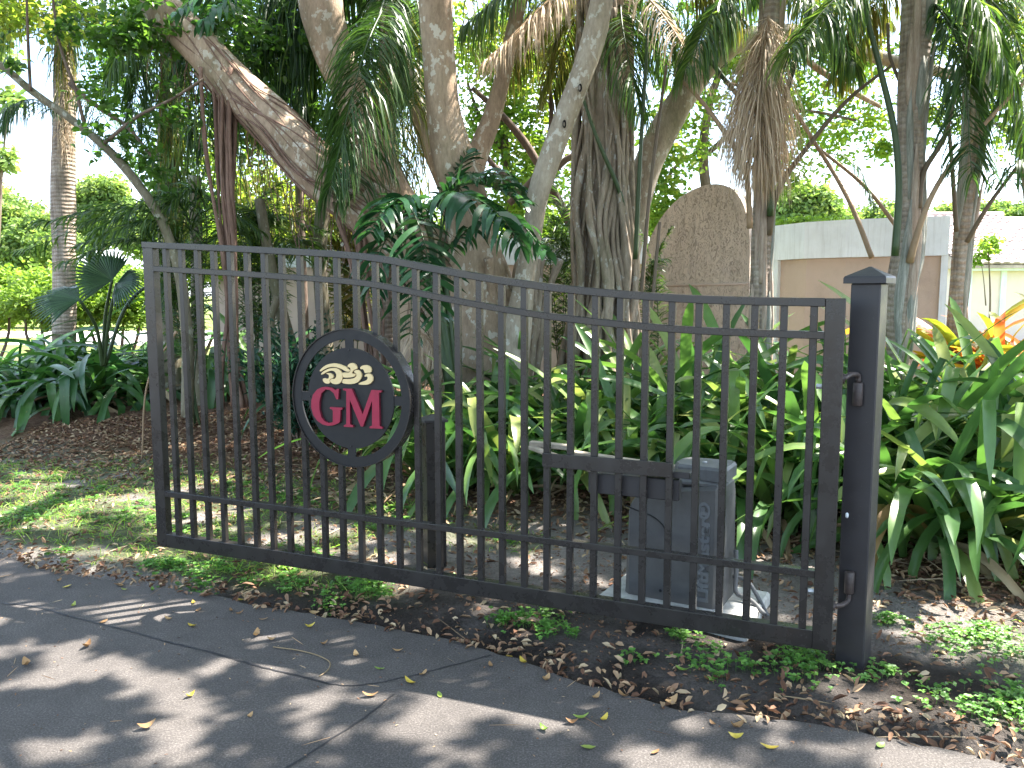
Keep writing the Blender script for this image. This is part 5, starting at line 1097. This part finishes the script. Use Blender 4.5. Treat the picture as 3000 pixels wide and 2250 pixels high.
RT = [(1935,5.35,'strap plant whose long leaves rise beside the hinge post',18,.98,0),(2040,5.05,'front strap plant with orange tinged drooping leaf',18,.95,2),(2150,5.0,'front strap plant at the right with broad leaves bent to the ground',18,.95,2),(2255,5.0,'front strap plant cut by the right edge',16,.95,0),(1905,6.2,'strap plant behind the hinge post at the foot of the split palm trunk',16,1.0,0),(2000,5.9,'middle row strap plant right of the split palm trunk',18,1.05,0),(2100,5.8,'middle row strap plant in front of the slim palm trunk',20,1.1,0),(2200,5.8,'middle row strap plant with tall leaves near the right edge',20,1.1,0),(2290,5.7,'middle row strap plant beyond the right edge',16,1.05,0),(2020,6.7,'back row strap plant between the two right palm trunks',16,1.05,0),(2130,6.6,'back row strap plant below the orange plants',18,1.05,0),(2230,6.6,'back row strap plant under the orange plants at the edge',16,1.05,0)]
for px, d, lb, n, L, pk in RT: strap_plant(sp_(px, d), lb, 'strap', n + 24, L * 1.62, gr, 3, 0., pk)
for px, d, lb in ((2105,9.0,'orange and yellow sunlit strap plant nearest the slim palm'),(2165,8.8,'orange sunlit strap plant in the middle of three'),(2230,8.6,'orange red strap plant cut by the right edge')):
    strap_plant(np.array(sp_(px, d - 1.0)) + UZ * .22, lb, 'strap_o', 28, 1.5, 'orange strap plants in the sun', 0, -.15)
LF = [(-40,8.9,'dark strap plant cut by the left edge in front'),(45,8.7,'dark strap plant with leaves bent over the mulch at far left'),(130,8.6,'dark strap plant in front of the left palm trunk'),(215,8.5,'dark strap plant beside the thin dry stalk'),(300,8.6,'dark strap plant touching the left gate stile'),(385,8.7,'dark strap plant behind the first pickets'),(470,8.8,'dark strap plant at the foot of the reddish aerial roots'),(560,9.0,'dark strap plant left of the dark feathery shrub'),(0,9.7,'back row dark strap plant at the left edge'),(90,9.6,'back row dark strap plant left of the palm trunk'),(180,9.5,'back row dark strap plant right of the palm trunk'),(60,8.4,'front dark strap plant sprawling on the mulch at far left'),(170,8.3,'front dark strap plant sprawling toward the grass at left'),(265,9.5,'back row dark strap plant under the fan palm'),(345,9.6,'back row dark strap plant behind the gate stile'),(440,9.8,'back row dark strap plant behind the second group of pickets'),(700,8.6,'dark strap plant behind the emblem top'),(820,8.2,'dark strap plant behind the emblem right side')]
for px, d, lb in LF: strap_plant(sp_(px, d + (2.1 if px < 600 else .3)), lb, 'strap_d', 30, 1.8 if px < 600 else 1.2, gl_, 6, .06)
# dry stalk
st = G(305, 905); st = P(300, 905, 7.9); st[2] = float(terrain(st[0], st[1])); ds = MB(); tube(ds, smooth_path([st - UZ * .03, P(328, 800, 7.8), P(378, 722, 7.7)], 14), np.linspace(.007, .010, 14), 6); tube(ds, [P(376, 724, 7.7), P(381, 716, 7.7)], [.010, .017], 6)
o = ds.build('dry_stalk', M['petiole_t'], None, org=st); tag(o, 'thin tan dry stalk leaning out of the left planting', 'stalk')
# dark feathery shrub
sh = empty('shrub', sp_(640, 8.0), 'dark blue green feathery shrub behind the pickets left of the emblem', 'shrub')
mb = MB(); rs = np.random.default_rng(44)
tips = []
for k in range(46):
    a = rs.uniform(0, 2 * np.pi); el = rs.uniform(.5, 1.4); L = rs.uniform(.6, 1.25); b = np.array(sh.location); e = b + np.array([math.cos(a) * math.cos(el) * .85, math.sin(a) * math.cos(el) * .6, math.sin(el)]) * L
    m_ = b * .5 + e * .5 + UZ * .15; pth = smooth_path([b, m_, e, e + (e - m_) * .5 - UZ * .12], 16); tips.append(pth)
    for p_ in pth[5:]:
        n = 10; d = nrm((pth[-1] - pth[0]) * .5 + rs.normal(size=(n, 3)) * .5); leaves(mb, np.repeat(p_[None], n, 0) + rs.normal(size=(n, 3)) * .05, .075, .028, .8, .1, None, rs, dirs=d)
mb.build('foliage', M['fern'], sh); mb = MB()
for t_ in tips: tube(mb, t_, np.linspace(.008, .003, 16), 4, cap=False)
mb.build('stems', M['twig'], sh)
# dry frond heap behind the emblem and pile of grey dead leaves
dh = empty('dead_frond', sp_(905, 8.1), 'grey tangled dead palm frond hanging behind the right side of the emblem', 'dead frond')
frond(dh, [(855,690,8.2), (890,720,8.0), (940,850,7.8)], 70, .5, .008, 'frond_dead', .8, w_r=.008); frond(dh, [(850,700,8.2), (920,730,8.0), (960,800,7.9)], 60, .45, .008, 'frond_dead', .85, w_r=.008)
dp = empty('dead_leaf_pile', sp_(735, 6.3), 'pile of pale grey dried leaves on the mulch under the emblem', 'dead leaves')
for k in range(26):
    o = bpy.data.objects.new('dried_leaf', PR['dead'][k % 4]); link(o, dp); o.location = (rs.normal() * .16, rs.normal() * .12, .02 + rs.uniform(0, .06)); o.rotation_euler = (rs.normal() * .5, .2 + rs.normal() * .2, rs.uniform(0, 6.3)); s = rs.uniform(.25, .5); o.scale = (s, s * 1.6, s)

# ------------------------------------------------------------------ litter, grass, weeds, fallen leaves
def scatter(n, fx, x0, x1, y0, y1, r):
    x = r.uniform(x0, x1, n); y = r.uniform(y0, y1, n); k = r.uniform(0, 1, n) < fx(x, y); x, y = x[k], y[k]; return np.stack([x, y, terrain(x, y)], -1)
ra = np.random.default_rng(55)
def flitter(x, y):
    u, t = gate_ut(x, y); e = y - yedge(x)
    m = sst(1.4, 2.3, t + .3 * vnoise(x * 1.3, y * 1.3, 3) + .75 * sst(3.4, 4.2, u)) + .16 * sst(.0, .2, e) * (t < 2) + .35 * sst(-.03, .05, e) * sst(.42, .1, e) * (.35 + .65 * sst(-.4, .4, vnoise(x * 3, y * 0, 5)))
    return np.where(e < -.03, 0, np.clip(m, 0, 1))
p = scatter(60000, flitter, -5.5, 5.2, 2., 9.6, ra); p[:, 2] += ra.uniform(.002, .02, len(p))
mb = MB(); d = ra.normal(size=(len(p), 3)) * np.array([1, 1, .25]); leaves(mb, p, .058, .022, 1.6, 0, None, ra, dirs=d, fold=.3)
tag(mb.build('leaf_litter', M['litter']), 'brown fallen leaves covering the mulch and the road edge', kind='stuff')
xe = ra.uniform(-4.2, 3.2, 1000); ee = np.abs(ra.normal(size=1000)) * .085 - .03 + .05 * vnoise(xe * 3, xe * 0, 5); kp = ra.uniform(0, 1, 1000) < .55 + .4 * vnoise(xe * 2.3, xe * 0, 7); xe, ee = xe[kp], ee[kp]; p = np.stack([xe, yedge(xe) + ee, np.maximum(terrain(xe, yedge(xe) + ee), 0) + ra.uniform(.004, .03, len(xe))], -1)
mb = MB(); leaves(mb, p, .046, .02, 1.5, 0, np.clip(ra.normal(.5, .3, len(p)), 0, 1), ra, dirs=ra.normal(size=(len(p), 3)) * np.array([1, 1, .3]), fold=.35); tag(mb.build('edge_litter', M['litter']), 'drift of tan fallen leaves along the road edge', kind='stuff')
p = scatter(2600, lambda x, y: flitter(x, y) * .8, -5.5, 5., 2., 9.4, ra); p[:, 2] += .012
mb = MB(); d = ra.normal(size=(len(p), 3)) * np.array([1, 1, .06]); strips(mb, p, d, ra.uniform(.12, .7, len(p)), .007, 4, .06, ra.uniform(0, 1, len(p)), ra, .9)
tag(mb.build('dry_straw', M['straw']), 'dry straw and twigs lying on the mulch', kind='stuff')
p = scatter(17000, lambda x, y: np.where(y - yedge(x) < .03, 0, 1) * np.where(gate_ut(x, y)[1] < 2.4, 1, .1), -5., 4.6, 1.8, 7., ra)
mb = MB(); p[:, 2] += .003; leaves(mb, p, .019, .008, 2., 0, ra.uniform(0, .6, len(p)), ra, dirs=ra.normal(size=(len(p), 3)) * np.array([1, 1, .3]), fold=.3); tag(mb.build('soil_crumbs', M['litter']), 'small bark and leaf crumbs on the sandy soil', kind='stuff')
p = scatter(52000, lambda x, y: grassy(x, y) ** 1.5 * sst(-.7, .5, vnoise(x * 4, y * 4, 2) + .4 * vnoise(x * 13, y * 13, 7) + .2), -5.5, 4.4, 2., 8., ra)
rt = len(p); d = ra.normal(size=(rt, 3)) * np.array([.7, .7, .2]); d[:, 2] = np.abs(d[:, 2]) + .75
mb = MB(); strips(mb, p, d, ra.uniform(.03, .12, rt), ra.uniform(.003, .0065, rt), 3, ra.uniform(.2, .8, rt), ra.uniform(0, 1, rt), ra, .6); tag(mb.build('grass', M['grass']), 'patchy bright grass along the road edge and behind the gate', kind='stuff')
def clover(mb, c, R_, n, hgt, r):
    kb = max(2, int(R_ * 45)); bl = r.normal(size=(kb, 2)) * R_ * .5; w_ = r.integers(0, kb, n); sp_r = R_ * r.uniform(.15, .5, kb)[w_]; xy = bl[w_] + r.normal(size=(n, 2)) * sp_r[:, None]; x, y = c[0] + xy[:, 0], c[1] + xy[:, 1]; rr = np.clip(np.linalg.norm(xy, axis=1), 0, R_); z = terrain(x, y); h = hgt * r.uniform(.3, 1., n) * (1 - .5 * rr / R_)
    tops = np.stack([x, y, z + h], -1); q = []; dd = []
    for k in range(3):
        b = r.uniform(0, .8, n) + k * 2.094; dd.append(np.stack([np.cos(b), np.sin(b), np.full(n, .12)], -1)); q.append(tops)
    leaves(mb, np.concatenate(q), .020, .017, 2.2, 0, np.tile(r.uniform(0, 1, n), 3), r, dirs=np.concatenate(dd) * 3)
    strips(mb, np.stack([x, y, z], -1), np.tile(np.array([[0, 0, 1.]]), (n, 1)) + r.normal(size=(n, 3)) * .15, h, .0018, 2, 0., .4, r)
p = scatter(2600, lambda x, y: grassy(x, y) * sst(-.1, .6, vnoise(x * 2.1, y * 2.1, 11)) + .05 * (np.abs(y - yedge(x) - .5) < .45), -5.5, 4.4, 2., 7.5, ra)
mb = MB()
for c in p[:700]: clover(mb, c, .07, 13, .045, ra)
tag(mb.build('clover', M['weed']), 'low clover and creeping weeds in the turf', kind='stuff')
WD = [(755,1290,.16,150,.12,'leafy weed clump in dark soil below the emblem'),(635,1268,.08,40,.07,'tiny weed in the dark soil left of the emblem weed'),(1140,1345,.13,110,.09,'low weed patch below the short post end of the gate'),(1200,1370,.10,70,.07,'weed patch right beside the low one on dark soil'),(1560,1450,.14,110,.08,'weed patch in front of the operator slab'),(1735,1440,.15,140,.09,'weed patch below the right end of the bottom rail'),(1480,1380,.07,40,.06,'small weed near the slab corner'),(1890,1455,.07,40,.06,'small weed at the foot of the hinge post'),(450,1245,.2,200,.09,'broad green weed patch in front of the left gate corner'),(350,1230,.14,120,.08,'weed patch left of the broad green patch'),(60,1120,.24,200,.08,'wide weed patch at the left edge'),(2160,1400,.24,260,.08,'wide clover patch right of the hinge post'),(2150,1540,.26,300,.08,'bright clover patch at the bottom right'),(1930,1345,.09,50,.05,'small weed on sand right of the post')]
for px, py, R_, n, h, lb in WD:
    c = G(px, py); mb = MB(); clover(mb, c, R_, n, h, ra); o = mb.build('weeds', M['weed'], None, org=c); tag(o, lb, 'weed', 'weed clumps around the gate', 'stuff')
# fallen leaves on the drive: one object each
def fallen_mesh(mat, curl, w, seed):
    n = 6; V = []; rr = np.random.default_rng(seed)
    for k in range(n + 1):
        t = k / n; ww = w * math.sin(math.pi * min(.98, t * .96 + .03)) ** .8; z = curl * (t - .5) ** 2 * 2; V += [(t - .5, -ww, z + .16 * ww * abs(curl) * 4 + rr.uniform(0, .03)), (t - .5, 0, z), (t - .5, ww, z + .16 * ww * abs(curl) * 4 + rr.uniform(0, .05))]
    mb = MB(); mb.add(V, [(i * 3 + k, i * 3 + k + 1, i * 3 + 4 + k, i * 3 + 3 + k) for i in range(n) for k in range(2)], tint=.5); return mb.mesh('fallen_leaf', M[mat])
FM = {k: [fallen_mesh(k, c, w, i) for i, (c, w) in enumerate(((.2, .24), (.5, .2), (.8, .26), (.35, .18)))] for k in ('leaf_yellow', 'leaf_brown', 'leaf_green')}
FLB = {'leaf_yellow': ('fallen yellow leaf lying on the drive', 'yellow leaves on the drive'), 'leaf_brown': ('fallen brown curled leaf lying on the drive', 'brown leaves on the drive'), 'leaf_green': ('fallen green leaf lying on the drive', 'green leaves on the drive')}
KN = [(128,1274,'leaf_brown'),(270,1294,'leaf_green'),(330,1295,'leaf_green'),(225,1365,'leaf_brown'),(365,1360,'leaf_brown'),(470,1248,'leaf_green'),(520,1298,'leaf_yellow'),(365,1280,'leaf_yellow'),(160,1330,'leaf_green'),(680,1325,'leaf_brown'),(555,1395,'leaf_brown'),(500,1340,'leaf_brown'),(570,1360,'leaf_brown'),(610,1330,'leaf_brown'),(770,1440,'leaf_brown'),(700,1415,'leaf_brown'),(885,1500,'leaf_yellow'),(820,1470,'leaf_green'),(950,1528,'leaf_green'),(540,1575,'leaf_brown'),(800,1530,'leaf_brown'),(412,1530,'leaf_yellow'),(1220,1472,'leaf_brown'),(1345,1530,'leaf_brown'),(1235,1590,'leaf_brown'),(1305,1583,'leaf_yellow'),(1415,1655,'leaf_brown'),(1175,1605,'leaf_green'),(1590,1600,'leaf_brown'),(1605,1520,'leaf_brown'),(1475,1450,'leaf_green'),(1530,1470,'leaf_brown'),(1660,1645,'leaf_yellow'),(1900,1640,'leaf_green'),(1270,1645,'leaf_green'),(1130,1455,'leaf_yellow'),(1060,1462,'leaf_brown'),(1180,1495,'leaf_brown'),(1100,1420,'leaf_yellow'),(650,1290,'leaf_brown'),(745,1330,'leaf_brown'),(990,1395,'leaf_brown'),(190,1420,'leaf_brown'),(320,1600,'leaf_brown'),(60,1460,'leaf_brown'),(1450,1520,'leaf_brown'),(1700,1570,'leaf_brown'),(860,1430,'leaf_brown')]
rf = np.random.default_rng(77)
for k in range(14): KN.append((rf.uniform(0, 1700), 0, rf.choice(['leaf_brown', 'leaf_brown', 'leaf_brown', 'leaf_yellow', 'leaf_green'])))
for px, py, kd in KN:
    c = G(px, py) if py else None
    if c is None:
        x = rf.uniform(-2.6, 1.2); c = np.array([x, yedge(x) - rf.uniform(.02, .5) ** 1, 0])
    if c[1] > yedge(c[0]): c[2] = float(terrain(c[0], c[1]))
    else: c[2] = 0
    o = bpy.data.objects.new('fallen_leaf', FM[kd][int(rf.integers(0, 4))]); link(o); s = rf.uniform(.04, .07); o.scale = (s, s, s); o.location = (c[0], c[1], c[2] + .004); o.rotation_euler = (rf.normal() * .12, rf.normal() * .1, rf.uniform(0, 6.3))
    ux_ = gate_ut(c[0], c[1])[0]; wx = 'beyond the left end of the gate' if ux_ < 0 else 'below the left pickets' if ux_ < .9 else 'below the emblem' if ux_ < 1.7 else 'below the middle pickets' if ux_ < 2.4 else 'below the operator box' if ux_ < 3.2 else 'below the hinge end'
    dy = yedge(c[0]) - c[1]; wy = 'in the edge litter' if dy < .08 else 'close to the road edge' if dy < .45 else 'out on the drive' if dy < 1.1 else 'far out on the drive nearest the viewer'
    tag(o, f"fallen {kd.split('_')[1]} leaf {wy} {wx}", 'leaf', FLB[kd][1])
on_road = lambda n, r: (lambda x: np.stack([x, yedge(x) - r.uniform(0, 1, n) ** 1.7 * 2.2, np.full(n, .003)], -1))(r.uniform(-3.6, 1.8, n))
p = on_road(420, ra); mb = MB(); leaves(mb, p, .016, .006, 2., 0, None, ra, dirs=ra.normal(size=(420, 3)) * np.array([1, 1, .1])); strips(mb, on_road(70, ra), ra.normal(size=(70, 3)) * np.array([1, 1, .03]), ra.uniform(.04, .16, 70), .003, 3, .02, ra.uniform(.4, 1, 70), ra, .9)
tag(mb.build('road_debris', M['litter']), 'small twigs and leaf bits on the drive', kind='stuff')
tw_ = [c7(1180, 588), c7(1300, 605), c7(1390, 632), c7(1425, 655), c7(1415, 690), c7(1380, 715)]
a = np.array([C0 + ray(x / K, y / K) * (-CAMH / ray(x / K, y / K)[2]) for x, y in tw_]) + UZ * .006; mb = MB(); tube(mb, smooth_path(a, 30), .0028, 5); tag(mb.build('twig', M['straw'], None, org=a[0]), 'long thin curled twig on the drive', 'twig')
